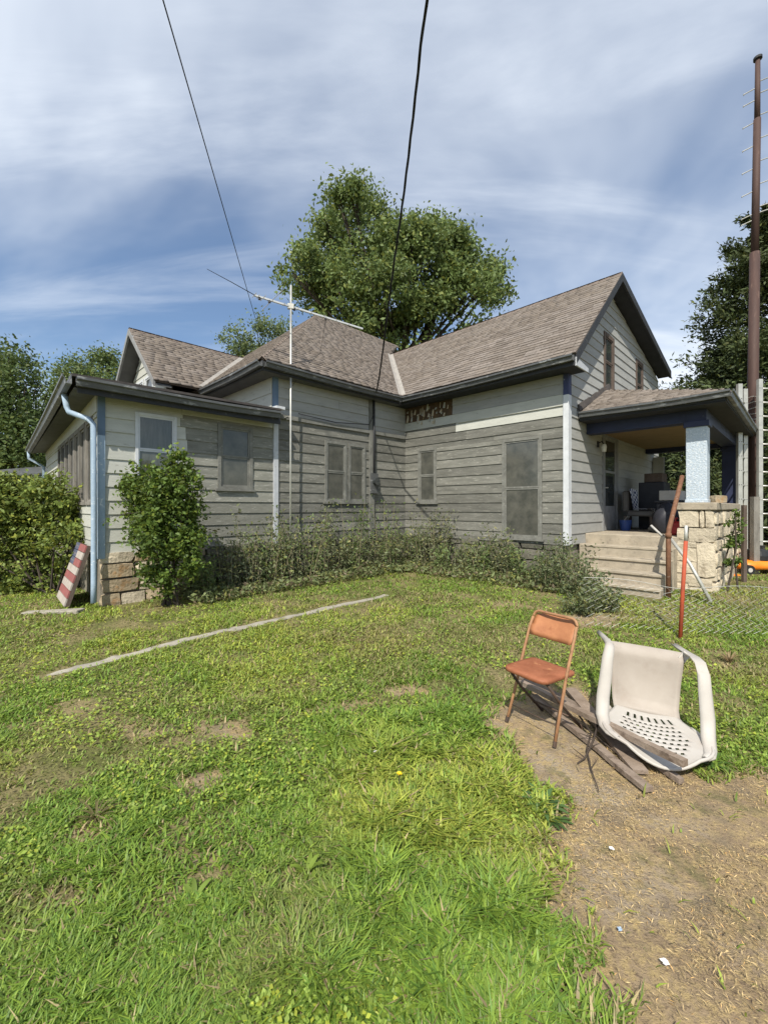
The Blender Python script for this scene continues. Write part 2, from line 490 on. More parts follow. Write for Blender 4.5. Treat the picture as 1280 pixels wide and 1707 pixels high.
M['paper'] = surf('paper scrap', (0.82, 0.80, 0.77), None, 9, 0.8)
M['lamp_glass'] = surf('lamp glass', (0.7, 0.68, 0.6), None, 9, 0.3)


def checker_mat():
    m, t, b = new_mat('checked cloth')
    tcn = nd(t, 'ShaderNodeTexCoord'); ck = nd(t, 'ShaderNodeTexChecker')
    ck.inputs['Scale'].default_value = 19
    ck.inputs['Color1'].default_value = (0.03, 0.04, 0.10, 1); ck.inputs['Color2'].default_value = (0.62, 0.60, 0.58, 1)
    mp = nd(t, 'ShaderNodeMapping'); mp.inputs['Rotation'].default_value = (0.02, 0.02, 0.8)
    t.links.new(tcn.outputs['Object'], mp.inputs[0]); t.links.new(mp.outputs[0], ck.inputs[0])
    t.links.new(ck.outputs[0], b.inputs['Base Color']); b.inputs['Roughness'].default_value = 0.9
    return m


M['check'] = checker_mat()

# ------------------------------------------------------------------ ground masks
def poly_sd(x, y, poly):
    """signed distance to polygon, negative inside"""
    x = np.asarray(x, float); y = np.asarray(y, float)
    d = np.full(x.shape, 1e9); ins = np.zeros(x.shape, bool)
    n = len(poly)
    for i in range(n):
        x0, y0 = poly[i]; x1, y1 = poly[(i + 1) % n]
        ex, ey = x1 - x0, y1 - y0
        t = np.clip(((x - x0) * ex + (y - y0) * ey) / (ex * ex + ey * ey + 1e-12), 0, 1)
        d = np.minimum(d, np.hypot(x - x0 - t * ex, y - y0 - t * ey))
        c = ((y0 > y) != (y1 > y)) & (x < (x1 - x0) * (y - y0) / (y1 - y0 + 1e-12) + x0)
        ins ^= c
    return np.where(ins, -d, d)


DIRT = [(p[0], p[1]) for p in (G(800, 1190), G(850, 1165), G(905, 1145), G(960, 1150), G(1010, 1170), G(1060, 1230), G(1120, 1275),
        G(1190, 1283), G(1290, 1292))] + [(2.9, 2.28), (3.6, 1.9), (3.8, 0.2), (0.62, 0.2)] + \
       [(p[0], p[1]) for p in (G(1005, 1720), G(958, 1640), G(938, 1560), G(905, 1480), G(880, 1400), G(900, 1372), G(950, 1355), G(925, 1318),
        G(880, 1290), G(850, 1262), G(832, 1225))]
SPOTS = [(G(335, 1308), 0.15, 0.10, 1.0), (G(685, 1152), 0.16, 0.09, 0.9), (G(545, 1185), 0.26, 0.10, 0.75), (G(385, 1215), 0.22, 0.10, 0.7),
         (G(265, 1215), 0.30, 0.13, 0.62), (G(150, 1385), 0.15, 0.10, 0.8), (G(990, 1035), 0.42, 0.30, 0.9), (G(300, 1235), 0.2, 0.1, 0.5),
         (G(355, 1640), 0.07, 0.05, 0.8), (G(40, 1650), 0.07, 0.05, 0.6), (G(700, 1650), 0.06, 0.06, 0.6), (G(420, 1160), 0.25, 0.1, 0.5),
         (G(100, 1180), 0.5, 0.15, 0.45), (G(90, 1500), 0.12, 0.07, 0.6), (G(1210, 1110), 0.25, 0.12, 0.6), (G(330, 1430), 0.12, 0.05, 0.6),
         (G(600, 1175), 0.2, 0.07, 0.6), (G(455, 1480), 0.06, 0.04, 0.5), (G(860, 1010), 0.5, 0.25, 0.5), (G(640, 1010), 0.6, 0.25, 0.35)]


def dirt_mask(x, y):
    sd = poly_sd(x, y, DIRT)
    e = (fbm(x * 9, y * 9, 21) - 0.5) * 0.22
    m = sstep(0.09, -0.10, sd + e * 1.5)
    for (c, rx, ry, s) in SPOTS:
        q = np.hypot((x - c[0]) / rx, (y - c[1]) / ry)
        m = np.maximum(m, s * .9 * sstep(1.5, 0.25, q + (fbm(x * 8, y * 8, 5) - 0.5) * 1.9))
    return m


# path: a narrow strip of old concrete in the lawn
PATH = [G(78, 1127), G(160, 1106), G(250, 1083), G(340, 1059), G(430, 1040), G(500, 1025), G(560, 1011), G(645, 992)]


def path_dist(x, y):
    d = np.full(np.shape(x), 1e9)
    for i in range(len(PATH) - 1):
        x0, y0 = PATH[i]; x1, y1 = PATH[i + 1]; ex, ey = x1 - x0, y1 - y0
        t = np.clip(((x - x0) * ex + (y - y0) * ey) / (ex * ex + ey * ey), 0, 1)
        d = np.minimum(d, np.hypot(x - x0 - t * ex, y - y0 - t * ey))
    return d


# ------------------------------------------------------------------ ground sheet
def axis(lo, hi, step, far, grow=1.35):
    a = list(np.arange(lo, hi + 1e-6, step)); s = step
    left = []; x = lo
    while x > -far:
        s *= grow; x -= s; left.append(x)
    s = step; x = hi; right = []
    while x < far:
        s *= grow; x += s; right.append(x)
    return np.array(left[::-1] + a + right)


def ground_material():
    m, t, b = new_mat('lawn soil')
    b.inputs['Roughness'].default_value = 1.0; b.inputs['Specular IOR Level'].default_value = 0.1
    tcn = nd(t, 'ShaderNodeTexCoord')

    def nz(scale, detail=6, rough=0.6):
        n = nd(t, 'ShaderNodeTexNoise'); n.inputs['Scale'].default_value = scale; n.inputs['Detail'].default_value = detail
        n.inputs['Roughness'].default_value = rough
        t.links.new(tcn.outputs['Object'], n.inputs['Vector']); return n.outputs['Fac']

    def mixc(f, a, bb, lo=0.4, hi=0.6):
        mr = nd(t, 'ShaderNodeMapRange'); mr.inputs['From Min'].default_value = lo; mr.inputs['From Max'].default_value = hi
        t.links.new(f, mr.inputs[0])
        x = nd(t, 'ShaderNodeMix', data_type='RGBA'); t.links.new(mr.outputs[0], x.inputs[0])
        for i, v in ((6, a), (7, bb)):
            if isinstance(v, tuple): x.inputs[i].default_value = (*v, 1)
            else: t.links.new(v, x.inputs[i])
        return x.outputs[2]
    grass = mixc(nz(2.2), (0.13, 0.14, 0.045), (0.24, 0.20, 0.10))
    grass = mixc(nz(45, 4), grass, (0.060, 0.055, 0.028), 0.50, 0.66)
    soil = mixc(nz(3.0), (0.32, 0.24, 0.15), (0.25, 0.185, 0.118))
    soil = mixc(nz(1.4, 3), soil, (0.35, 0.295, 0.225), 0.5, 0.66)
    soil = mixc(nz(24, 8, 0.78), soil, (0.42, 0.315, 0.155), 0.46, 0.60)
    soil = mixc(nz(2.6, 5, 0.7), soil, (0.16, 0.145, 0.07), 0.56, 0.68)
    soil = mixc(nz(60, 6, 0.7), soil, (0.13, 0.095, 0.065), 0.54, 0.68)
    soil = mixc(nz(6, 4, 0.6), soil, (0.20, 0.16, 0.115), 0.56, 0.70)
    at = nd(t, 'ShaderNodeAttribute', attribute_name='dirt')
    ad2 = nd(t, 'ShaderNodeMath', operation='MULTIPLY_ADD')
    t.links.new(nz(18, 5), ad2.inputs[0]); ad2.inputs[1].default_value = 0.5; t.links.new(at.outputs['Fac'], ad2.inputs[2])
    colr = mixc(ad2.outputs[0], grass, soil, 0.45, 0.95)
    t.links.new(colr, b.inputs['Base Color'])
    bp = nd(t, 'ShaderNodeBump'); bp.inputs['Strength'].default_value = 0.9; bp.inputs['Distance'].default_value = 0.02
    n2 = nz(60, 8, 0.7); t.links.new(n2, bp.inputs['Height']); t.links.new(bp.outputs[0], b.inputs['Normal'])
    return m


def build_ground():
    xs = axis(-6.0, 6.0, 0.06, 900); ys = axis(0.3, 9.0, 0.06, 900)
    X, Y = np.meshgrid(xs, ys)
    Z = ground_z(X, Y)
    dm = dirt_mask(X, Y)
    Z = Z - 0.012 * dm + 0.012 * (fbm(X * 14, Y * 14, 31) - 0.5) * dm
    V = np.stack([X, Y, Z], -1).reshape(-1, 3)
    ny, nx = X.shape
    i = np.arange(ny - 1)[:, None] * nx + np.arange(nx - 1)[None, :]
    Fq = np.stack([i, i + 1, i + 1 + nx, i + nx], -1).reshape(-1, 4)
    o = np_mesh('ground', V, Fq, ground_material(), smooth=True)
    at = o.data.attributes.new('dirt', 'FLOAT', 'POINT')
    at.data.foreach_set('value', dm.ravel().astype(np.float32))
    tag(o, kind='structure')


build_ground()


def build_path():
    pts = []
    for i in range(len(PATH) - 1):
        for k in range(10):
            t = k / 10; pts.append((PATH[i][0] * (1 - t) + PATH[i + 1][0] * t, PATH[i][1] * (1 - t) + PATH[i + 1][1] * t))
    pts.append(PATH[-1])
    mb = MB(); n = len(pts); V = []
    for i, (x, y) in enumerate(pts):
        x0, y0 = pts[max(i - 1, 0)]; x1, y1 = pts[min(i + 1, n - 1)]
        d = Vector((x1 - x0, y1 - y0, 0)).normalized(); s = Vector((-d.y, d.x, 0))
        wl = 0.062 + 0.075 * (vnoise(i * 0.45, 2.0, 4) - 0.5); wr = 0.062 + 0.085 * (vnoise(i * 0.5, 8.0, 5) - 0.5)
        if i < 6: wl *= 0.3 + 0.7 * i / 6; wr *= 0.3 + 0.7 * i / 6
        z = gz(x, y) + 0.004
        p = Vector((x, y, z))
        V += [p + s * wl - Vector((0, 0, .06)), p + s * wl, p - s * wr, p - s * wr - Vector((0, 0, .06))]
    fs = []
    for i in range(n - 1):
        for k in range(3):
            fs.append((i * 4 + k, i * 4 + k + 1, (i + 1) * 4 + k + 1, (i + 1) * 4 + k))
    fs += [(3, 2, 1, 0), ((n - 1) * 4, (n - 1) * 4 + 1, (n - 1) * 4 + 2, (n - 1) * 4 + 3)]
    mb.add(V, fs)
    tag(mb.build('path', M['path'], smooth=False), kind='structure')


build_path()

# ------------------------------------------------------------------ THE HOUSE
HL = H(4.0, 6.85, -1.36)
house = thing('house', 'grey clapboard bungalow with brown shingle roofs, side addition and corner porch', 'house', HL)

SILL = -0.68


def urange(poly, z):
    us = []
    n = len(poly)
    for i in range(n):
        (u0, z0), (u1, z1) = poly[i], poly[(i + 1) % n]
        if (z0 <= z < z1) or (z1 <= z < z0):
            us.append(u0 + (u1 - u0) * (z - z0) / (z1 - z0))
    return (min(us), max(us)) if len(us) >= 2 else None


def siding_wall(name, P0, du, nn, poly, openings=(), exp=0.19, pick=None, core=0.12, z0=None, joint=None):
    """a wall sheet with every lap board a piece of its own"""
    def fr(u, z, o):
        return H(P0[0] + du[0] * u + nn[0] * o, P0[1] + du[1] * u + nn[1] * o, z)
    mb = MB()
    q = [fr(u, z, -0.004) for u, z in poly]
    back = Vector(fr(0, 0, -core)) - Vector(fr(0, 0, 0))
    mb.prism(q, back)
    wall = mb.build(name, M['core'], house)
    zs = [z for _, z in poly]; zb = min(zs) if z0 is None else z0; zt = max(zs)
    c = 0
    while zb + c * exp < zt - 0.02:
        a0 = zb + c * exp; a1 = min(a0 + exp, zt - 0.004)
        cuts = sorted({a0, a1, *[z for o in openings for z in (o[2], o[3]) if a0 + 0.01 < z < a1 - 0.01]})
        for k in range(len(cuts) - 1):
            s0, s1 = cuts[k], cuts[k + 1]
            r0 = urange(poly, s0 + 1e-4); r1 = urange(poly, s1 - 1e-4)
            if not r0 or not r1: continue
            segs = [(r0[0], r0[1], r1[0], r1[1])]
            for o in openings:
                if o[2] < (s0 + s1) / 2 < o[3]:
                    new = []
                    for (l0, h0, l1, h1) in segs:
                        if o[0] > max(l0, l1) + 0.02 and o[1] < min(h0, h1) - 0.02:
                            new += [(l0, o[0], l1, o[0]), (o[1], h0, o[1], h1)]
                        elif o[1] <= max(l0, l1) + 0.02 or o[0] >= min(h0, h1) - 0.02:
                            if o[0] <= min(l0, l1) + 0.02 and o[1] > max(l0, l1): new.append((o[1], h0, o[1], h1))
                            elif o[1] >= max(h0, h1) - 0.02 and o[0] < min(h0, h1): new.append((l0, o[0], l1, o[0]))
                            else: new.append((l0, h0, l1, h1))
                        elif o[0] <= max(l0, l1) + 0.02: new.append((o[1], h0, o[1], h1))
                        else: new.append((l0, o[0], l1, o[0]))
                    segs = new
            # long courses are butted from shorter boards
            for (l0, h0, l1, h1) in segs:
                if min(h0 - l0, h1 - l1) < 0.03 and max(h0 - l0, h1 - l1) < 0.12: continue
                parts = [(l0, h0, l1, h1)]
                jr = random.uniform(*joint) if joint else None
                if joint and max(l0, l1) + .05 < jr < min(h0, h1) - .05:
                    parts = [(l0, jr, l1, jr), (jr + 0.004, h0, jr + 0.004, h1)]
                elif h0 - l0 > 3.0:
                    j = l0 + (h0 - l0) * random.uniform(0.35, 0.65)
                    parts = [(l0, j, l1, j), (j + 0.004, h0, j + 0.004, h1)]
                for (p0, q0, p1, q1) in parts:
                    f0 = 0.024 - 0.016 * (s0 - a0) / exp; f1 = 0.024 - 0.016 * (s1 - a0) / exp
                    jt = random.uniform(-0.0015, 0.0015); sg = random.uniform(-0.003, 0.003)
                    m = MB().hexa([fr(p0, s0 + jt, 0), fr(q0, s0 + jt + sg, 0), fr(q0, s0 + jt + sg, f0), fr(p0, s0 + jt, f0),
                                   fr(p1, s1 + 0.002, 0), fr(q1, s1 + 0.002, 0), fr(q1, s1 + 0.002, f1), fr(p1, s1 + 0.002, f1)])
                    mt = pick(c, (p0 + q0) / 2, (s0 + s1) / 2) if pick else M['siding']
                    m.build('siding_board', mt, wall)
        c += 1
    return wall, fr


def window(fr, u0, u1, z0, z1, frame=M['trim_white'], pane=M['glass'], fw=0.055, sill=True, mid=True, storm=False):
    """double-hung window on a wall frame fr"""
    m = MB()
    def bx(a, b, c, d, o0, o1):
        m.hexa([fr(a, c, o0), fr(b, c, o0), fr(b, c, o1), fr(a, c, o1), fr(a, d, o0), fr(b, d, o0), fr(b, d, o1), fr(a, d, o1)])
    bx(u0, u0 + fw, z0, z1, 0.001, 0.038); bx(u1 - fw, u1, z0, z1, 0.001, 0.038)
    bx(u0 + fw, u1 - fw, z1 - fw, z1, 0.001, 0.040); bx(u0 + fw, u1 - fw, z0, z0 + fw * 0.7, 0.001, 0.040)
    wroot = m.build('window', frame, house)
    zm = (z0 + z1) / 2
    iw = fw
    for i, (a, b) in enumerate(((z0 + fw * 0.7, zm), (zm, z1 - fw))) if mid else enumerate(((z0 + fw * 0.7, z1 - fw),)):
        o = 0.008 if i == 0 else 0.014
        m = MB(); s = min(0.03, fw * .6)
        bx(u0 + iw, u0 + iw + s, a, b, 0.002, o + 0.014); bx(u1 - iw - s, u1 - iw, a, b, 0.002, o + 0.014)
        bx(u0 + iw + s, u1 - iw - s, a, a + s, 0.002, o + 0.013); bx(u0 + iw + s, u1 - iw - s, b - s, b, 0.002, o + 0.013)
        m.build('sash', frame, wroot)
        m = MB(); bx(u0 + iw + s, u1 - iw - s, a + s, b - s, 0.0012, o + 0.002)
        m.build('pane', pane, wroot)
    if sill:
        m = MB(); bx(u0 - 0.04, u1 + 0.04, z0 - 0.035, z0 - 0.001, 0.001, 0.06)
        m.build('sill', frame, wroot)
    return wroot


def hbox(name, mat, a0, a1, b0, b1, z0, z1, parent=house, bevel=0.0):
    return MB().box(a0, a1, b0, b1, z0, z1).build(name, mat, parent, xf=H, bevel=bevel)


# --- front wall of addition and main block share the plane b = 6.85
AW = [(1.77, 2.335, 0.30, 1.37), (2.975, 3.59, 0.30, 1.37)]


def pick_add(c, u, z):
    return M['siding_old'] if u > 2.6 else M['siding']


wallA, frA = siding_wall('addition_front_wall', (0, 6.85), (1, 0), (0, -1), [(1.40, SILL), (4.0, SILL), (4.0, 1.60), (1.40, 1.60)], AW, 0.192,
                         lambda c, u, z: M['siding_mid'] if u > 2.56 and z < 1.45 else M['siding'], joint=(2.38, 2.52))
for o in AW:
    window(frA, *o, frame=M['trim_white'] if o[0] < 2 else M['trim_old'], pane=M['curtain_glass'] if o[0] < 2 else M['glass_old'], fw=.04 if o[0] < 2 else .055)
BW = [(5.15, 5.72, 0.10, 1.34), (5.76, 6.25, 0.10, 1.34)]
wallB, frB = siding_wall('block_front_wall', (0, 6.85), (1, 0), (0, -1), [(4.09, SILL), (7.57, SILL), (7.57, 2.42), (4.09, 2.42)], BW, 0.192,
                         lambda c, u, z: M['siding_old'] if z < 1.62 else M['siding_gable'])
for o in BW:
    window(frB, *o, frame=M['trim_old'], pane=M['glass_old'])
# belt board, corner boards and pilaster strips
hbox('belt_board', M['trim_old'], 4.10, 7.52, 6.80, 6.824, 1.62, 1.70)
hbox('corner_board', M['trim_blue'], 1.315, 1.40, 6.808, 6.86, SILL - 0.03, 0.98)
hbox('corner_board', M['trim_slate_shade'], 1.316, 1.40, 6.809, 6.86, 0.982, 1.60)  # piece above the eave shadow edge, shade painted in
hbox('corner_board', M['trim_pale'], 3.995, 4.09, 6.806, 6.86, SILL, 1.75)
hbox('corner_board', M['trim_slate_shade'], 3.996, 4.09, 6.807, 6.86, 1.752, 2.42)
hbox('pilaster_board', M['trim_old'], 6.36, 6.50, 6.795, 6.828, SILL, 2.40)
# left side wall of addition (slightly out of square)
SK = (math.sin(math.radians(2.2)), math.cos(math.radians(2.2)))
LW = [(0.30, 4.6, 0.02, 1.30)]
wallL, frL = siding_wall('addition_side_wall', (1.335, 6.87), SK, (-SK[1], SK[0]), [(0.0, SILL), (7.45, SILL), (7.45, 1.50), (0.0, 1.60)], LW,
                         0.192, lambda c, u, z: M['siding'])
for i in range(7):
    u = 0.32 + i * 0.61
    window(frL, u, u + 0.57, 0.03, 1.29, frame=M['grey_wood'], pane=M['glass'], mid=False, sill=False, fw=0.07)
m = MB(); m.hexa([frL(-0.03, 1.30, 0.001), frL(7.4, 1.28, 0.001), frL(7.4, 1.28, 0.035), frL(-0.03, 1.30, 0.035), frL(-0.03, 1.59, 0.001),
                  frL(7.4, 1.50, 0.001), frL(7.4, 1.50, 0.035), frL(-0.03, 1.59, 0.035)])
m.build('frieze_board', M['siding'], house)
# block side wall above the addition roof
siding_wall('block_side_wall', (4.0, 0), (0, 1), (-1, 0), [(6.87, 1.72), (9.6, 1.72), (9.6, 2.42), (6.87, 2.42)], (), 0.35,
            lambda c, u, z: M['siding'])
# wing wall that faces the lawn
WW = [(5.88, 6.42, 0.10, 1.34), (3.44, 4.25, -0.60, 1.32)]


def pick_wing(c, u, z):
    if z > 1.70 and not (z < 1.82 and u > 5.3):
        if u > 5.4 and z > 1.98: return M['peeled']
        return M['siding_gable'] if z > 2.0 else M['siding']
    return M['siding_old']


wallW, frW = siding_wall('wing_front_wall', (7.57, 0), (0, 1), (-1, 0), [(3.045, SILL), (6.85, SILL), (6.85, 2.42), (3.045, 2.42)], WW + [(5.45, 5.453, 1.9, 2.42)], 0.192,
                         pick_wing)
for o in WW:
    window(frW, *o, frame=M['trim_old'], pane=M['glass_old'])
m = MB().hexa([frW(3.06, 1.80, .001), frW(5.3, 1.80, .001), frW(5.3, 1.80, .036), frW(3.06, 1.80, .036), frW(3.06, 2.0, .001), frW(5.3, 2.0, .001),
               frW(5.3, 2.0, .030), frW(3.06, 2.0, .030)])
m.build('frieze_board', M['siding'], house)
# loose slivers of peeled paint and wood
for k in range(34):
    u = random.uniform(5.47, 6.75); z = random.uniform(1.88, 2.25); hh = random.uniform(0.05, 0.2); ww = random.uniform(0.012, 0.035)
    t = random.uniform(0.02, 0.05)
    m = MB().hexa([frW(u, z, .026), frW(u + ww, z, .026), frW(u + ww, z, .026 + t), frW(u, z, .024 + t), frW(u, z + hh, .02),
                   frW(u + ww, z + hh, .02), frW(u + ww, z + hh, .026), frW(u, z + hh, .026)])
    m.build('paint_sliver', M['stone'] if k % 3 else M['siding'], wallW)
hbox('corner_board', M['trim_white'], 7.528, 7.58, 2.955, 3.05, SILL, 1.98)
hbox('corner_board', M['trim_navy_shade'], 7.529, 7.58, 2.956, 3.05, 1.982, 2.42)  # upper piece coloured dark for the shade under the eave
hbox('corner_board', M['trim_white'], 7.5805, 7.665, 2.956, 2.998, SILL, 1.98)
hbox('corner_board', M['trim_navy_shade'], 7.5805, 7.665, 2.957, 2.998, 1.982, 2.42)

# gable end wall
EZ = 2.55
APX = (9.62, 4.82)
FAR = (14.0, 3.79)
GW = [(9.42, 10.06, 2.46, 3.66), (11.74, 12.36, 2.46, 3.66), (9.34, 10.32, -0.5, 1.56)]
gpoly = [(7.67, SILL), (14.0, SILL), (14.0, 3.60), (9.62, 4.63), (7.67, 2.84)]
wallG, frG = siding_wall('gable_wall', (0, 3.0), (1, 0), (0, -1), gpoly, GW, 0.192, lambda c, u, z: M['siding_gable'])
for o in GW[:2]:
    window(frG, *o, frame=M['old_wood'], pane=M['glass'], fw=0.09)
# gable of the left wing
gp2 = [(9.35, 1.7), (12.15, 1.7), (12.15, 2.62), (10.76, 3.80), (9.35, 2.62)]
_, frV = siding_wall('side_gable_wall', (3.0, 0), (0, 1), (-1, 0), gp2, [(10.1, 10.7, 2.1, 2.95), (10.8, 11.4, 2.1, 2.95)], 0.192, lambda c, u, z: M['siding'])
for u in (10.1, 10.8):
    window(frV, u, u + 0.6, 2.1, 2.95, frame=M['trim_white'], pane=M['glass'])
hbox('wing_back_wall', M['core'], 3.05, 4.2, 12.1, 12.2, -1.3, 2.6)

# ---- roofs
def lin(c):
    return tuple(c)


SH = []          # (centre distance, quad verts (4 top corners), thickness, colour, planeid)


def shingle_plane(name, poly, eave_dir, group_parts=0, exposure=0.118, tabw=0.235, thick=0.012, deck=True):
    """poly: (a,b,z) planar convex outline whose first edge is the eave; shingle tabs are real slabs"""
    P = [Vector(H(*p)) for p in poly]
    e = Vector(H(*eave_dir[1])) - Vector(H(*eave_dir[0])); e.normalize()
    nrm = None
    for i in range(len(P) - 2):
        nrm = (P[1] - P[0]).cross(P[i + 2] - P[0])
        if nrm.length > 1e-6: break
    nrm.normalize()
    if nrm.z < 0: nrm = -nrm
    up = nrm.cross(e).normalized()
    if up.z < 0: up = -up
    O = Vector(H(*eave_dir[0]))
    uv = [((p - O).dot(e), (p - O).dot(up)) for p in P]
    m = MB(); m.prism([p - nrm * 0.004 for p in P], -nrm * 0.05)
    roof = m.build(name, M['underlay'], house)
    vmin = min(v for _, v in uv); vmax = max(v for _, v in uv)
    tabs = []
    r = 0; v = vmin - 0.02
    while v < vmax:
        v1 = min(v + exposure, vmax + 0.01)
        rm = urange(uv, min(max((v + v1) / 2, vmin + 1e-3), vmax - 1e-3))
        if rm:
            u = rm[0] - random.uniform(0, tabw)
            while u < rm[1]:
                wdt = tabw * random.choice((0.5, 0.8, 1.0, 1.0, 1.25))
                a0 = max(u + 0.003, rm[0]); a1 = min(u + wdt - 0.003, rm[1])
                if a1 - a0 > 0.03:
                    lift = thick * random.uniform(0.8, 1.5)
                    dv = random.uniform(-0.006, 0.006)
                    top = [O + e * a0 + up * (v + dv) + nrm * lift, O + e * a1 + up * (v + dv) + nrm * lift,
                           O + e * a1 + up * (v1 + 0.03) + nrm * 0.003, O + e * a0 + up * (v1 + 0.03) + nrm * 0.003]
                    bot = [O + e * a0 + up * (v + dv) - nrm * 0.002, O + e * a1 + up * (v + dv) - nrm * 0.002]
                    base = random.choice(((0.208, 0.180, 0.158), (0.228, 0.199, 0.176), (0.195, 0.166, 0.142), (0.222, 0.190, 0.163),
                                          (0.240, 0.208, 0.184), (0.180, 0.153, 0.132)))
                    g = random.uniform(0.93, 1.07)
                    cc = Vector((0, 0, 0))
                    for q in top: cc += q
                    tabs.append(((cc / 4 - Vector((0, 0, EYE))).length, top, bot, tuple(x * g for x in base)))
                u += wdt
        v += exposure; r += 1
    tabs.sort(key=lambda t: t[0])
    fcs = [(0, 1, 2, 3), (0, 4, 5, 1), (0, 3, 4), (1, 5, 2)]
    for (_, top, bot, colr) in tabs[:group_parts]:
        MB().add(top + bot, fcs).build('shingle', M['shingle'], roof, col=colr)
    rest = tabs[group_parts:]
    V = []; L = []; S = []; C = []
    for (_, top, bot, colr) in rest:
        k = len(V)
        V += [tuple(q) for q in top + bot]; C += [colr] * 6
        for f in fcs:
            L += [k + i for i in f]; S.append(len(f))
    if rest:
        o = np_mesh('shingles', np.array(V), np.array(L), M['shingle'], roof, cols=np.array(C), sizes=np.array(S))
        o['kind'] = 'stuff'
    return roof


ea, eb = 7.15, 6.57
RKB = 2.685                       # rake line of the gable
SB = 0.82                         # block slope
bj = eb + (APX[1] - EZ) / SB      # where the wing ridge dies into the block roof
PK = (7.78, 10.72, EZ + SB * 4.15)
zf = FAR[1]
shingle_plane('wing_roof', [(ea, RKB, EZ), (ea, eb, EZ), (APX[0], bj, APX[1]), (APX[0], RKB, APX[1])], ((ea, RKB, EZ), (ea, eb, EZ)), 300)
shingle_plane('wing_back_roof', [(14.0, RKB, zf), (14.0, eb + (zf - EZ) / SB, zf), (APX[0], bj, APX[1]), (APX[0], RKB, APX[1])],
              ((14.0, RKB, zf), (14.0, 7.9, zf)), 0)
shingle_plane('block_roof', [(3.63, eb, EZ), (ea, eb, EZ), (APX[0], bj, APX[1]), (11.4, PK[1], PK[2]), PK], ((3.63, eb, EZ), (ea, eb, EZ)), 0)
shingle_plane('block_hip_roof', [(3.63, eb, EZ), PK, (3.63, 14.87, EZ)], ((3.63, eb, EZ), (3.63, 14.87, EZ)), 0)
MB().prism([H(3.7, 14.87, EZ), H(13.5, 14.87, EZ), H(11.4, PK[1], PK[2] - .01), H(PK[0], PK[1], PK[2] - .01)], (0, 0, -0.05)).build('back_roof', M['underlay'], house)
LZ = 4.0
LE = 2.50
lb = LZ - LE
av = 3.63 + (LZ - EZ) / SB
shingle_plane('side_gable_roof', [(2.66, 9.0, LE), (3.60, 9.0, LE), (av, 10.76, LZ), (2.66, 10.76, LZ)], ((2.66, 9.0, LE), (3.6, 9.0, LE)), 0)
shingle_plane('side_gable_roof', [(2.66, 12.52, LE), (3.60, 12.52, LE), (av, 10.76, LZ), (2.66, 10.76, LZ)], ((2.66, 12.52, LE), (3.6, 12.52, LE)), 0)


def strip(name, mat, p0, p1, w, th, up=None, parent=house):
    return MB().bar(H(*p0), H(*p1), w, th).build(name, mat, parent)


# ridge and hip caps, valley metal
def caps(p0, p1, w=0.2):
    P0 = Vector(H(*p0)); P1 = Vector(H(*p1)); n = max(2, int((P1 - P0).length / 0.22)); d = (P1 - P0) / n
    V = []; L = []; S = []; C = []
    side = d.cross(Vector((0, 0, 1))).normalized() * w / 2
    for i in range(n):
        a = P0 + d * i; b = P0 + d * (i + 1.12)
        g = random.uniform(0.85, 1.15); k = len(V)
        V += [a - side - Vector((0, 0, .075)), a + Vector((0, 0, .03)), a + side - Vector((0, 0, .075)),
              b - side - Vector((0, 0, .09)), b + Vector((0, 0, .018)), b + side - Vector((0, 0, .09))]
        C += [(0.21 * g, 0.17 * g, 0.145 * g)] * 6
        for f in ((k, k + 1, k + 4, k + 3), (k + 1, k + 2, k + 5, k + 4)):
            L += f; S.append(4)
    o = np_mesh('ridge_caps', np.array([tuple(v) for v in V]), np.array(L), M['shingle'], house, cols=np.array(C), sizes=np.array(S))
    o['kind'] = 'stuff'


caps((APX[0], RKB, APX[1]), (APX[0], bj, APX[1]))
caps((3.63, eb, EZ), PK)
caps(PK, (11.4, PK[1], PK[2]))
caps((2.66, 10.76, LZ), (av, 10.76, LZ))


def valley(p0, p1, s0, s1, w=0.11):
    """V-shaped metal lying in the valley; s0, s1 = plan directions of its wings (a,b,slope)"""
    m = MB()
    for s in (s0, s1):
        q = [(p0[0], p0[1], p0[2] + 0.022), (p1[0], p1[1], p1[2] + 0.022),
             (p1[0] + s[0] * w, p1[1] + s[1] * w, p1[2] + 0.024 + s[2] * w), (p0[0] + s[0] * w, p0[1] + s[1] * w, p0[2] + 0.024 + s[2] * w)]
        m.add([H(*p) for p in q] + [H(p[0], p[1], p[2] - 0.012) for p in q],
              [(0, 1, 2, 3), (7, 6, 5, 4), (0, 4, 5, 1), (2, 6, 7, 3), (1, 5, 6, 2), (3, 7, 4, 0)])
    return m.build('valley_flashing', M['valley'], house)


valley((ea, eb, EZ), (APX[0], bj, APX[1]), (0, -1, 0.0), (-1, 0, 0.0))
valley((3.63, 9.0, EZ - 0.03), (av, 10.76, LZ), (-1, 0, 0.0), (0, -1, 0.0))


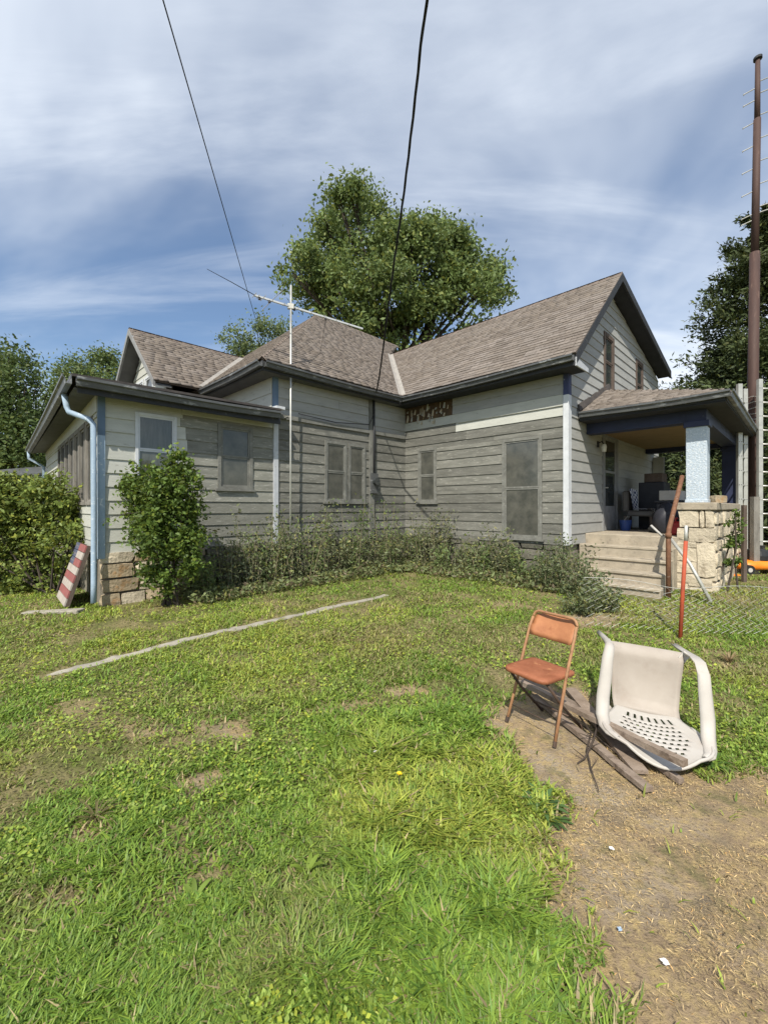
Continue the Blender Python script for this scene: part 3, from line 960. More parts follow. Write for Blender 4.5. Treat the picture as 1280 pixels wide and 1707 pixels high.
# fascia, gutters, soffits
def gutter(p0, p1, outward, drop=0.10, wdt=0.11, mat=M['gutter']):
    """K-style trough along an eave, profile in the plane outward/z"""
    prof = [(0.0, 0.0), (0.0, -drop), (wdt * 0.62, -drop), (wdt * 0.75, -drop * 0.45), (wdt, -drop * 0.30), (wdt, 0.0), (wdt - .014, 0.0),
            (wdt - .014, -drop * 0.26), (wdt * 0.66, -drop * .40), (wdt * .55, -drop + .01), (0.012, -drop + .01), (0.012, 0.0)]
    n = len(prof); m = MB(); V = []
    steps = 6
    for k in range(steps + 1):
        t = k / steps
        sag = -0.018 * math.sin(math.pi * t) + 0.004 * math.sin(7 * t)
        c = [p0[i] * (1 - t) + p1[i] * t for i in range(3)]
        for (o, z) in prof:
            V.append(H(c[0] + outward[0] * o, c[1] + outward[1] * o, c[2] + z + sag))
    fs = []
    for k in range(steps):
        for i in range(n):
            j = (i + 1) % n
            fs.append((k * n + i, k * n + j, (k + 1) * n + j, (k + 1) * n + i))
    fs += [tuple(range(n)), tuple(range(steps * n, steps * n + n))]
    m.add(V, fs)
    return m.build('gutter', mat, house)


Fz = EZ - 0.055
gutter((ea + 0.005, RKB + 0.03, Fz + 0.02), (ea + 0.005, eb + 0.02, Fz - 0.0), (-1, 0))
hbox('fascia', M['fascia'], ea + 0.01, ea + 0.035, RKB + 0.005, eb + 0.03, Fz - 0.15, Fz - 0.002)
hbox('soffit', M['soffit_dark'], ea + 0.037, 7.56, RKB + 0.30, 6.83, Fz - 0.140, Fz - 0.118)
gutter((3.66, eb + 0.005, Fz), (ea - 0.1, eb + 0.005, Fz - 0.0), (0, -1))
hbox('fascia', M['fascia'], 3.64, ea + 0.0, eb + 0.01, eb + 0.035, Fz - 0.15, Fz - 0.002)
hbox('soffit', M['soffit'], 3.68, ea + 0.03, eb + 0.037, 6.84, Fz - 0.140, Fz - 0.118)
gutter((3.635, 9.1, Fz - 0.02), (3.635, eb - 0.02, Fz), (-1, 0))
hbox('fascia', M['fascia'], 3.642, 3.667, eb + 0.04, 9.3, Fz - 0.15, Fz - 0.002)
hbox('soffit', M['soffit'], 3.669, 3.99, 6.845, 9.3, Fz - 0.140, Fz - 0.118)
# boxed return at the gable corner with peeling edge
m = MB(); m.box(ea + 0.038, 7.66, RKB + 0.008, 2.99, Fz - 0.15, Fz - 0.12)
m.build('cornice_return', M['soffit_dark'], house, xf=H)
m = MB(); m.hexa([H(7.16, RKB - 0.005, Fz - .16), H(7.70, RKB - 0.005, Fz - .16), H(7.70, RKB + 0.02, Fz - .16), H(7.16, RKB + 0.02, Fz - .16),
                  H(7.16, RKB - 0.005, Fz - .02), H(7.70, RKB - 0.005, Fz - .09), H(7.70, RKB + 0.02, Fz - .09), H(7.16, RKB + 0.02, Fz - .02)])
m.build('cornice_board', M['trim_pale'], house)


# rake boards and rake soffits of the two gables
def rake(p0, p1, depth_dir, depth, hgt, fm, sm, tk=0.03):
    """barge board from p0 (low) to p1 (high) and a sloping soffit behind it"""
    d = depth_dir
    q = lambda p, o, z: H(p[0] + d[0] * o, p[1] + d[1] * o, p[2] + z)
    m = MB().hexa([q(p0, -0.012, -hgt), q(p1, -0.012, -hgt), q(p1, tk, -hgt), q(p0, tk, -hgt), q(p0, -0.012, 0.0), q(p1, -0.012, 0.0), q(p1, tk, 0.0),
                   q(p0, tk, 0.0)])
    m.build('barge_board', fm, house)
    m = MB().hexa([q(p0, tk + .003, -hgt + 0.02), q(p1, tk + .003, -hgt + 0.02), q(p1, depth, -hgt + 0.02), q(p0, depth, -hgt + 0.02),
                   q(p0, tk + .003, -hgt + 0.045), q(p1, tk + .003, -hgt + 0.045), q(p1, depth, -hgt + 0.045), q(p0, depth, -hgt + 0.045)])
    m.build('rake_soffit', sm, house)


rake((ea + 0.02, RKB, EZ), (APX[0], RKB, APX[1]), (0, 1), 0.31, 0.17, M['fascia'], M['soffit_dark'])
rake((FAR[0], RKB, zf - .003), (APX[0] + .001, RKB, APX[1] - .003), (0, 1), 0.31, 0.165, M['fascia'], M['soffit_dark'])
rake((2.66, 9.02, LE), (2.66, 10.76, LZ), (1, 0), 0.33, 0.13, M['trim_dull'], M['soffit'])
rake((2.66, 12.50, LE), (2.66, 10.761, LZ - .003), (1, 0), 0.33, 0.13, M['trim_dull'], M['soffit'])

# addition roof: low slope, felt covered
e0 = (0.98, 6.55, 1.655); e1 = (0.98 + SK[0] * 7.85, 6.55 + SK[1] * 7.85, 1.50)
m = MB(); m.prism([H(*e0), H(4.0, 6.55, 1.70), H(4.0, 14.2, 1.76), H(*e1)], (0, 0, 0.035))
m.build('addition_roof', M['tar'], house)
hbox('fascia', M['fascia'], 1.05, 3.99, 6.575, 6.60, 1.46, 1.652)
gutter((1.03, 6.572, 1.650), (3.95, 6.572, 1.668), (0, -1), drop=0.115, wdt=0.10)
gutter(e1, (0.98, 6.50, 1.655), (-1, 0), drop=0.115, wdt=0.10)
m = MB(); m.prism([H(1.02, 6.602, 1.53), H(4.0, 6.602, 1.57), H(4.0, 6.842, 1.575), H(1.34, 6.842, 1.55)], (0, 0, -0.022)); m.build('soffit', M['soffit'], house)
m = MB(); m.prism([H(1.02, 6.605, 1.532), H(1.325, 6.85, 1.552), H(1.335 + SK[0] * 7.4, 6.85 + SK[1] * 7.4, 1.46), H(e1[0] + .02, e1[1], 1.42)], (0, 0, -0.02))
m.build('soffit', M['soffit'], house)
hbox('end_wall', M['core'], 1.7, 4.0, 14.2, 14.3, -1.3, 1.55)
# splash flashing where addition roof meets corner of the block
hbox('flashing', M['trim_white'], 3.93, 4.10, 6.60, 6.79, 1.74, 1.79)

# downspouts
def pipe(name, pts, r, mat, parent=house, n=8, smooth=True):
    return MB().tube([H(*p) for p in pts], r, n).build(name, mat, parent, smooth=smooth)


pipe('downspout', [(0.985, 7.10, 1.54), (1.015, 7.10, 1.36), (1.035, 7.08, 1.29), (1.21, 6.82, 1.18), (1.255, 6.77, 1.11), (1.26, 6.76, 0.0), (1.255, 6.74, -1.0),
                   (1.245, 6.70, -1.28)], 0.036, M['trim_blue'])
pipe('downspout', [(e1[0] - .05, e1[1] - .25, 1.42), (e1[0] - .05, e1[1] - .25, 1.25), (e1[0] + .25, e1[1] - .25, 1.05), (e1[0] + .28, e1[1] - .25, -1.2)], 0.036, M['trim_blue'])
pipe('conduit', [(6.46, 6.77, 2.35), (6.46, 6.77, 0.55)], 0.022, M['fascia'])
m = MB(); m.tube([H(6.46, 6.78, 0.62), H(6.46, 6.70, 0.62)], 0.09, 14); m.box(6.35, 6.57, 6.735, 6.79, 0.38, 0.76)
mm = MB(); mm.box(6.36, 6.56, 6.735, 6.79, 0.30, 0.74)
eb_ = mm.build('meter_box', M['gutter'], house, xf=H)
MB().tube([H(6.46, 6.735, 0.56), H(6.46, 6.66, 0.56)], 0.08, 14).build('meter', M['glass'], eb_)

# ---- foundation: stones of the addition and block
def stone_mesh(w, d, h, seed):
    """irregular block ~44 triangles, origin at its back centre"""
    rnd = random.Random(seed)
    bm = bmesh.new(); bmesh.ops.create_cube(bm, size=1.0)
    bmesh.ops.subdivide_edges(bm, edges=list(bm.edges), cuts=1, use_grid_fill=True)
    for v in bm.verts:
        r = v.co.length
        c = v.co.copy()
        if r > 0.8: c *= 0.92
        elif r > 0.65: c *= 0.97
        c += Vector([rnd.uniform(-0.055, 0.055) for _ in range(3)])
        v.co = Vector((c.x * w, c.y * d, c.z * h))
    me = bpy.data.meshes.new('stone'); bm.to_mesh(me); bm.free()
    return me


ROT45 = math.radians(45)


def stone_at(parent, a, b, z, wa, wb, h, mat, seed):
    me = stone_mesh(wa, wb, h, seed); me.materials.append(mat)
    o = bpy.data.objects.new('stone', me)
    p = Vector(H(a, b, z)) - wloc(parent)
    o.location = p; o.rotation_euler = (0, 0, ROT45)
    return link(o, parent)


fnd = hbox('foundation', M['mortar'], 1.37, 7.6, 6.90, 7.1, -1.55, SILL)
sd = 0
z = -1.45
for hrow in (0.24, 0.19, 0.20, 0.15):
    a = 1.36
    while a < 7.3:
        wd = random.uniform(0.2, 0.46)
        stone_at(fnd, a + wd / 2, 6.90, z + hrow / 2, wd * 1.0, 0.16 + random.uniform(0, .03), hrow * random.uniform(0.92, 1.03), M['stone_dark'] if a > 2.5 else (M['stone_old'] if random.random() < .6 else M['stone']), sd)
        a += wd + 0.015; sd += 1
    z += hrow + 0.012
fn2 = hbox('foundation', M['mortar'], 7.64, 7.9, 3.06, 6.9, -1.55, SILL)
z = -1.45
for hrow in (0.24, 0.19, 0.20, 0.15):
    b = 3.08
    while b < 6.6:
        wd = random.uniform(0.2, 0.46)
        stone_at(fn2, 7.64, b + wd / 2, z + hrow / 2, 0.16 + random.uniform(0, .03), wd, hrow * random.uniform(0.92, 1.03), M['stone_dark'], sd)
        b += wd + 0.015; sd += 1
    z += hrow + 0.012
hbox('foundation', M['mortar'], 7.7, 14.0, 3.03, 3.3, -1.55, SILL)
m = MB(); m.hexa([frL(0.02, -1.5, -.15), frL(7.4, -1.5, -.15), frL(7.4, -1.5, -.02), frL(0.02, -1.5, -.02), frL(0.02, SILL, -.15), frL(7.4, SILL, -.15), frL(7.4, SILL, -.02), frL(0.02, SILL, -.02)])
m.build('foundation', M['mortar'], house)

# ---- porch
PF = -0.50
hbox('porch_floor', M['concrete'], 8.40, 13.0, 1.22, 2.99, -1.5, PF, bevel=0.012)
steps = hbox('porch_steps', M['concrete'], 8.10, 8.398, 1.52, 2.99, -1.5, -0.68, bevel=0.01)
for i in range(2, 6):
    a1 = 8.398 - 0.28 * (i - 1) - 0.003
    zt = PF - 0.18 * i
    if zt < -1.45: break
    hbox('step', M['concrete'], a1 - 0.28, a1, 1.52 + random.uniform(0, .01), 2.99 - 0.1 * i, -1.5, zt, steps, bevel=0.012)
for i in range(0, 5):
    a1 = 8.398 - 0.28 * i
    zt = PF - 0.18 * i
    hbox('nosing', M['concrete'], a1 - 0.03, a1 - 0.001 + (0.03 if i == 0 else 0.0), 1.53, 2.985 - 0.1 * i, zt - 0.045 + .002, zt + 0.003, steps, bevel=0.008) if i else None

# stone parapet along the porch
par = hbox('stone_parapet', M['mortar'], 8.47, 12.95, 1.10, 1.21, -1.5, -0.055)
hbox('stone_pier', M['mortar'], 8.46, 8.80, 1.10, 1.47, -1.5, -0.054)
pier = house.children[-1]
FR = [(738, 410, 862, 508), (866, 410, 893, 508), (900, 410, 952, 508), (728, 515, 778, 582), (800, 515, 958, 598), (725, 596, 845, 628),
      (725, 634, 846, 712), (850, 606, 958, 812), (722, 720, 845, 785), (722, 792, 846, 845), (800, 820, 945, 872), (724, 850, 796, 905), (800, 876, 950, 930)]


def pier_b(cx):
    k = (930 + cx / 3.657 - CX) / F
    return 8.42 * (1 - k) / (1 + k)


for (x0, y0, x1, y1) in FR:
    b1 = pier_b(x0); b0 = pier_b(x1)
    Yd = (8.42 + (b0 + b1) / 2) / R2
    z1 = (HZ - (740 + y0 / 3.657)) / F * Yd; z0 = (HZ - (740 + y1 / 3.657)) / F * Yd
    stone_at(pier, 8.455, (b0 + b1) / 2, (z0 + z1) / 2, 0.14, (b1 - b0) * 1.04, (z1 - z0) * 1.04, M['stone'], sd); sd += 1
z = -1.42
for hrow in (0.22, 0.2, 0.25, 0.18, 0.22, 0.21):
    a = 8.42
    while a < 12.9:
        wd = random.uniform(0.14, 0.42)
        stone_at(par, a + wd / 2, 1.085, z + hrow / 2, wd * 0.97, 0.14 + random.uniform(0, .06), hrow * random.uniform(0.85, 1.0), M['stone'], sd)
        a += wd + 0.02; sd += 1
    z += hrow + 0.012
hbox('parapet_cap', M['concrete'], 8.36, 8.86, 1.00, 1.53, -0.052, 0.07, bevel=0.012)
hbox('parapet_cap', M['concrete'], 8.862, 13.0, 1.00, 1.32, -0.054, 0.066, bevel=0.012)

# columns
def column(a, b, mat, w=0.28):
    c = hbox('porch_column', mat, a, a + w, b, b + w, 0.072, 1.335, bevel=0.006)
    hbox('capital', M['navy'], a - 0.03, a + w + 0.03, b - 0.03, b + w + 0.03, 1.30, 1.395, c, bevel=0.006)
    hbox('plinth', mat, a - 0.012, a + w + 0.012, b - 0.012, b + w + 0.012, 0.0705, 0.12, c, bevel=0.004)


column(8.43, 1.13, M['flake'])
column(12.58, 1.13, M['navy'])
hbox('porch_beam', M['navy'], 8.45, 8.70, 1.412, 2.98, 1.39, 1.70)
hbox('porch_beam', M['navy'], 8.448, 12.90, 1.14, 1.41, 1.397, 1.70)
hbox('porch_beam', M['navy'], 12.62, 12.88, 1.412, 2.98, 1.39, 1.70)
hbox('porch_ceiling', M['ceiling'], 8.702, 12.618, 1.412, 2.97, 1.50, 1.52)
# porch roof (half hip) with felt and shingles
pe = 1.74
E = [(8.04, 2.97, pe), (8.04, 0.83, pe), (13.25, 0.83, pe), (13.25, 2.97, pe)]
T = [(9.45, 2.97, 2.42), (11.9, 2.97, 2.42)]
shingle_plane('porch_roof', [E[1], E[2], T[1], T[0]], (E[1], E[2]))
shingle_plane('porch_roof', [E[0], E[1], T[0]], (E[1], E[0]))
shingle_plane('porch_roof', [E[2], E[3], T[1]], (E[2], E[3]))
m = MB(); m.prism([H(8.07, 2.97, 1.60), H(8.07, .86, 1.60), H(13.22, .86, 1.60), H(13.22, 2.97, 1.60)], (0, 0, -0.02))
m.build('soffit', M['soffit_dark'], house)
for (p, q) in ((E[0], E[1]), (E[1], E[2]), (E[2], E[3])):
    pass
hbox('fascia', M['fascia'], 8.055, 8.08, .86, 2.97, 1.60, pe - .004); hbox('fascia', M['fascia'], 8.081, 13.2, .845, .87, 1.601, pe - .004)
hbox('fascia', M['fascia'], 13.20, 13.225, .871, 2.97, 1.60, pe - .004)
gutter((8.055, 2.95, pe - .002), (8.055, .80, pe - .002), (-1, 0), 0.10, 0.09, M['gutter'])
gutter((8.0, .845, pe - .002), (13.28, .845, pe - .002), (0, -1), 0.10, 0.09, M['gutter'])
m = MB()
for k in range(9):
    t = k / 8; a = 8.0 + 1.5 * t
    hgt = 0.05 + 0.03 * random.random()
    m.hexa([H(a, 2.93, 1.76 + .66 * t), H(a + .2, 2.93, 1.76 + .66 * (t + .133)), H(a + .2, 2.985, 1.77 + .66 * (t + .133)), H(a, 2.985, 1.77 + .66 * t),
            H(a, 2.955, 1.80 + .66 * t + hgt), H(a + .2, 2.955, 1.80 + .66 * (t + .133) + hgt), H(a + .2, 2.987, 1.80 + .66 * (t + .133) + hgt), H(a, 2.987, 1.80 + .66 * t + hgt)])
m.build('step_flashing', M['tar'], house)

# porch door with storm glass
m = MB()
def gbx(mb, u0, u1, z0, z1, o0, o1):
    mb.hexa([frG(u0, z0, o0), frG(u1, z0, o0), frG(u1, z0, o1), frG(u0, z0, o1), frG(u0, z1, o0), frG(u1, z1, o0), frG(u1, z1, o1), frG(u0, z1, o1)])
gbx(m, 9.34, 9.42, PF, 1.56, .001, .04); gbx(m, 10.24, 10.32, PF, 1.56, .001, .04); gbx(m, 9.42, 10.24, 1.48, 1.56, .001, .041)
door = m.build('door', M['trim_dull'], house)
m = MB(); gbx(m, 9.425, 10.235, PF + .01, 0.02, .002, .022); gbx(m, 9.425, 9.52, .02, 1.475, .002, .022); gbx(m, 10.14, 10.235, .02, 1.475, .002, .022)
gbx(m, 9.52, 10.14, 1.40, 1.475, .002, .022); gbx(m, 9.52, 10.14, .72, .77, .002, .022)
m.build('door_leaf', M['trim_dull'], door)
for (z0, z1) in ((.022, .718), (.772, 1.398)):
    m = MB(); gbx(m, 9.522, 10.138, z0, z1, .001, .012); m.build('pane', M['glass'], door)
m = MB(); m.tube([frG(9.47, .40, .02), frG(9.47, .40, .065), frG(9.52, .40, .07)], 0.013, 8); m.build('handle', M['galv'], door)
# wall lamp by the door
m = MB(); gbx(m, 9.02, 9.10, 1.20, 1.32, .022, .04); m.tube([frG(9.06, 1.28, .03), frG(9.06, 1.31, .10), frG(9.06, 1.25, .14)], .012, 6)
lamp = m.build('wall_lamp', M['black'], house)
m = MB(); m.tube([frG(9.06, 1.25, .14), frG(9.06, 1.20, .14), frG(9.06, 1.10, .14)], [.035, .05, .04], 10); m.build('lamp_shade', M['lamp_glass'], lamp)
# stub of far wall seen past the porch
siding_wall('bay_wall', (13.35, 0), (0, 1), (-1, 0), [(2.72, PF), (2.97, PF), (2.97, 1.35), (2.72, 1.35)], (), 0.192, lambda c, u, z: M['siding'])
# handrail of rusty pipe
rail = pipe('handrail', [(7.40, 1.45, -1.46), (7.40, 1.45, -0.40), (7.44, 1.45, -0.33), (8.28, 1.44, 0.46), (8.31, 1.44, 0.50)], 0.034, M['rust_pipe'])
pipe('collar', [(7.40, 1.45, -0.46), (7.40, 1.45, -0.39)], 0.042, M['rust_pipe'], rail)

# ------------------------------------------------------------------ vegetation
def rand_dirs(n):
    v = RNG.normal(size=(n, 3)); return v / np.linalg.norm(v, axis=1, keepdims=True)


def leaf_object(name, P, size, cols, mat, parent, aspect=0.55, out=None, bias_up=0.4, bias_out=0.5, axis_dir=None):
    """one kite-shaped leaf per point"""
    n = len(P)
    nr = rand_dirs(n)
    nr[:, 2] += bias_up
    if out is not None: nr += out * bias_out
    nr /= np.linalg.norm(nr, axis=1, keepdims=True) + 1e-9
    t = rand_dirs(n) if axis_dir is None else axis_dir + 0.5 * rand_dirs(n)
    t -= nr * np.sum(t * nr, 1, keepdims=True); t /= np.linalg.norm(t, axis=1, keepdims=True) + 1e-9
    b = np.cross(nr, t)
    s = (size * RNG.uniform(0.65, 1.3, n))[:, None] if np.isscalar(size) else size[:, None]
    V = np.empty((n, 4, 3))
    V[:, 0] = P - t * s * 0.5; V[:, 1] = P + b * s * aspect * 0.5 + nr * s * 0.06
    V[:, 2] = P + t * s * 0.5; V[:, 3] = P - b * s * aspect * 0.5 + nr * s * 0.06
    Fq = np.arange(n * 4).reshape(n, 4)
    return np_mesh(name, V.reshape(-1, 3), Fq, mat, parent, cols=np.repeat(cols, 4, 0))


def leaf_cols(n, base, var=0.25, yellow=0.15):
    base = np.array(base)
    g = RNG.uniform(1 - var, 1 + var, (n, 1))
    c = base[None] * g
    y = RNG.random(n) < yellow
    c[y] *= np.array([1.45, 1.2, 0.9])
    return c


def broad_tree(label, base, blobs, n_leaf, leaf, color, group=None, name='deciduous_tree', trunk_r=0.3, cl=42, cr=0.42, trunk_top=None, shell=0.55, var=0.25, gap=.33):
    """blobs: list of (Vector centre, radius); leaf twigs cluster on and inside the blobs"""
    root = thing(name, label, 'tree', (base[0], base[1], gz(base[0], base[1])), group)
    b0 = Vector((base[0], base[1], gz(base[0], base[1]) - 0.2))
    C = np.array([tuple(b[0]) for b in blobs]); R = np.array([b[1] for b in blobs])
    cen = Vector(C.mean(0))
    top = trunk_top or Vector((b0.x * 0.6 + cen.x * 0.4, b0.y * 0.6 + cen.y * 0.4, b0.z + (cen.z - b0.z) * 0.62))
    m = MB()
    mid = b0.lerp(top, 0.5) + Vector((0.12, 0.05, 0))
    m.tube([b0, b0 + Vector((0, 0, 0.5)), mid, top], [trunk_r * 1.35, trunk_r, trunk_r * 0.8, trunk_r * 0.6], 10)
    for (c, r) in blobs:
        st = b0.lerp(top, random.uniform(0.7, 1.0))
        md = st.lerp(c, 0.5) + Vector((random.uniform(-.3, .3), random.uniform(-.3, .3), random.uniform(0, .4))) * r
        en = c + (c - st).normalized() * r * 0.4
        m.tube([st, md, c, en], [trunk_r * 0.38, trunk_r * 0.22, trunk_r * 0.12, trunk_r * 0.03], 6)
        for k in range(4):
            d = Vector(rand_dirs(1)[0]); d.z = abs(d.z) * 0.7
            m.tube([md.lerp(c, random.random()), c + d * r * 0.5, c + d * r * 0.92], [trunk_r * 0.09, trunk_r * 0.06, trunk_r * 0.015], 5)
    m.build('trunk', M['bark'], root, smooth=True)
    nc = n_leaf // cl
    w_ = R ** 2; idx = RNG.choice(len(blobs), nc, p=w_ / w_.sum())
    d = rand_dirs(nc)
    rad = R[idx] * (shell + (1.05 - shell) * RNG.random(nc) ** 0.6)
    cc = C[idx] + d * rad[:, None]
    # break the outline up
    keep = vnoise(cc[:, 0] * 1.1 + cc[:, 1] * .7, cc[:, 2] * 1.1, 17) > gap
    cc = cc[keep]; d = d[keep]
    nc = len(cc)
    rr = cr * RNG.uniform(0.6, 1.3, nc)
    P = np.repeat(cc, cl, 0) + RNG.normal(size=(nc * cl, 3)) * np.repeat(rr, cl)[:, None] * np.array([0.62, 0.62, 0.5])
    O = np.repeat(d, cl, 0)
    cols = leaf_cols(len(P), color, var) * np.repeat(RNG.uniform(0.8, 1.2, (nc, 1)), cl, 0)
    leaf_object('crown', P, leaf, cols, M['leaf'], root, 0.55, O, 0.35, 0.45)
    return root


# big tree behind the house
TY = 24.0
bl = [(590, 345, 34), (560, 372, 32), (622, 368, 42), (500, 440, 42), (540, 425, 48), (600, 430, 62), (668, 408, 46), (705, 440, 58), (758, 425, 42),
      (800, 440, 42), (826, 470, 32), (780, 490, 52), (720, 510, 62), (640, 500, 66), (570, 500, 56), (515, 482, 38), (690, 565, 58), (780, 545, 40),
      (625, 565, 60), (484, 455, 24), (558, 330, 20), (582, 318, 20), (690, 385, 24), (775, 408, 20), (832, 458, 22), (728, 405, 42), (762, 412, 34), (700, 398, 36), (535, 362, 18), (500, 415, 20)]
blobs = [(PX(660 + (x - 660) * .95, y + 6, TY + random.uniform(-2.2, 2.2)), r / F * TY * .90) for x, y, r in bl]
tb = PX(672, 800, TY)
broad_tree('tall broad green tree rising behind the roof', (tb.x, tb.y), blobs, 80000, 0.24, (0.135, 0.19, 0.06), trunk_r=0.42, cr=0.62, cl=80, shell=.66, gap=.40)
# smaller tree between the two roofs
sm = [(400, 570, 26), (430, 560, 30), (460, 575, 28), (420, 600, 30), (455, 605, 30), (470, 548, 14), (395, 590, 20)]
blobs = [(PX(x, y, 30 + random.uniform(-1, 1)), r / F * 30) for x, y, r in sm]
tb = PX(430, 800, 30)
broad_tree('small pale green tree showing between the side gable and the hip roof', (tb.x, tb.y), blobs, 9000, 0.2, (0.13, 0.18, 0.075), trunk_r=0.2, cr=0.5)
# trees beyond the side of the house
lt = [(-60, 640, 70), (10, 625, 45), (40, 660, 55), (70, 700, 45), (0, 700, 70), (-60, 730, 80), (55, 740, 50), (15, 600, 26), (90, 660, 24), (-20, 770, 60), (50, 780, 40)]
blobs = [(PX(x, y, 17 + random.uniform(-1.2, 1.2)), r / F * 17) for x, y, r in lt]
tb = PX(10, 820, 17)
broad_tree('dense dark green tree beyond the hedge at the side of the addition', (tb.x, tb.y), blobs, 36000, 0.14, (0.075, 0.115, 0.032), trunk_r=0.25, cr=0.4)
lt = [(120, 620, 24), (150, 608, 26), (180, 615, 24), (100, 650, 28), (140, 650, 36), (180, 650, 34), (90, 690, 34), (130, 700, 40), (85, 740, 30), (185, 600, 14), (75, 770, 30), (110, 760, 30)]
blobs = [(PX(x, y, 26 + random.uniform(-1.2, 1.2)), r / F * 26) for x, y, r in lt]
tb = PX(130, 820, 26)
broad_tree('loose green tree showing over the addition eave', (tb.x, tb.y), blobs, 22000, 0.18, (0.115, 0.165, 0.055), trunk_r=0.22, cr=0.45)


def cedar(label, base, height, radius, n, color, group=None):
    root = thing('cedar_tree', label, 'tree', (base[0], base[1], gz(*base)), group)
    z0 = gz(*base)
    m = MB(); m.tube([(base[0], base[1], z0 - .2), (base[0], base[1], z0 + height * .5), (base[0], base[1], z0 + height * .97)], [radius * .09, radius * .06, .02], 9)
    m.build('trunk', M['bark'], root, smooth=True)
    br = []
    nb = 340
    lm = MB()
    for k in range(nb):
        f = (k + random.random()) / nb
        h = 0.04 + 0.95 * f
        rr = radius * (1 - f) ** 0.60 * random.uniform(0.7, 1.12) * (0.75 + 0.25 * math.sin(k * 1.7)) + 0.15
        an = random.uniform(0, 2 * math.pi)
        d = Vector((math.cos(an), math.sin(an), 0.10 + 0.35 * f))
        st = Vector((base[0], base[1], z0 + h * height - 0.10 * rr))
        en = st + d * rr + Vector((0, 0, 0.10 * rr))
        br.append((st, en, rr))
        if k % 3 == 0: lm.tube([st, st.lerp(en, 0.6), en], [.035, .02, .006], 5)
    lm.build('limb', M['bark'], root)
    per = n // nb
    P = []; A = []; O = []
    for (st, en, rr) in br:
        t = 0.25 + 0.78 * RNG.random(per) ** 0.7
        c = np.array(st)[None] * (1 - t)[:, None] + np.array(en)[None] * t[:, None]
        sp = np.minimum((0.07 + 0.16 * (1 - t))[:, None] * rr, .42)
        off = RNG.normal(size=(per, 3)) * sp * np.array([1, 1, 0.6])
        P.append(c + off); dd = np.array((en - st).normalized())
        a = dd[None] + off / (sp + 1e-6) * 0.5 + np.array([0, 0, 0.25]); A.append(a / np.linalg.norm(a, axis=1, keepdims=True))
        O.append(np.tile(dd, (per, 1)))
    P = np.concatenate(P); A = np.concatenate(A); O = np.concatenate(O)
    cols = leaf_cols(len(P), color, 0.35, 0.12)
    leaf_object('crown', P, 0.19, cols, M['needle'], root, 0.34, O, 0.5, 0.3, A)
    return root


p = PX(1300, 900, 15.5)
cedar('big dark cedar tree behind the brown pole', (p.x, p.y), 12.6, 5.0, 100000, (0.058, 0.080, 0.026))
p = PX(1205, 900, 18)
cedar('lower cedar tree filling the gap beside the porch roof', (p.x, p.y), 8.3, 2.9, 40000, (0.065, 0.09, 0.035))
p = PX(1085, 900, 21)
cedar('far cedar tree seen through the porch opening', (p.x, p.y), 4.6, 3.6, 30000, (0.055, 0.08, 0.03))


def shrub(label, base, blobs, n, leaf, color, stems=7, name='shrub', cr=0.13, cl=26, shell=0.35, group=None, shoots=70):
    x, y = base; z = gz(x, y)
    root = thing(name, label, 'shrub', (x, y, z), group)
    C = np.array([tuple(b[0]) for b in blobs]); R = np.array([b[1] for b in blobs])
    m = MB()
    for k in range(stems):
        c, r = blobs[k % len(blobs)]
        b0 = Vector((x + random.uniform(-.22, .22), y + random.uniform(-.12, .12), z - .05))
        mid = b0.lerp(c, 0.55) + Vector((random.uniform(-.12, .12), random.uniform(-.1, .1), .05))
        m.tube([b0, mid, c, c + Vector((random.uniform(-.5, .5), random.uniform(-.4, .2), .7)) * r], [.018, .012, .008, .002], 5)
    m.build('stem', M['bark'], root)
    sh = MB(); SP = []
    for k in range(shoots):                    # long shoots that stick out of the mass
        c, r = blobs[random.randrange(len(blobs))]
        dr = Vector((random.uniform(-1, 1), random.uniform(-.9, .2), random.uniform(-.1, 1.1))).normalized()
        L_ = r * random.uniform(1.1, 1.75); e_ = c + dr * L_ + Vector((0, 0, -.12 * L_))
        sh.tube([c + dr * r * .4, c + dr * L_ * .75, e_], [.005, .003, .001], 4)
        t = RNG.uniform(.35, 1.02, 15)[:, None]
        SP.append(np.array(c) * (1 - t) + np.array(e_) * t + RNG.normal(size=(15, 3)) * .022)
    sh.build('shoot', M['bark'], root)['kind'] = 'stuff'
    nc = n // cl
    w_ = R ** 2; idx = RNG.choice(len(R), nc, p=w_ / w_.sum())
    d = rand_dirs(nc); cc = C[idx] + d * (R[idx] * (shell + (1.06 - shell) * RNG.random(nc) ** 0.6))[:, None]
    cc[:, 2] = np.maximum(cc[:, 2], z + 0.05)
    kp = vnoise(cc[:, 0] * 4 + cc[:, 1] * 3, cc[:, 2] * 4, 19) > .27
    cc = cc[kp]; d = d[kp]; nc = len(cc)
    rr = cr * RNG.uniform(.5, 1.3, nc)
    P = np.repeat(cc, cl, 0) + RNG.normal(size=(nc * cl, 3)) * np.repeat(rr, cl)[:, None] * .6
    SP = np.concatenate(SP)
    P = np.concatenate([P, SP]); d = np.concatenate([np.repeat(d, cl, 0), rand_dirs(len(SP))])
    P[:, 2] = np.maximum(P[:, 2], z + 0.015)
    cols = leaf_cols(len(P), color, .35, .22) * np.concatenate([np.repeat(RNG.uniform(.7, 1.25, (nc, 1)), cl, 0), np.full((len(SP), 1), 1.25)])
    leaf_object('foliage', P, leaf * RNG.uniform(.5, 1.35, len(P)), cols, M['leaf'], root, .58, d, .3, .5)
    return root


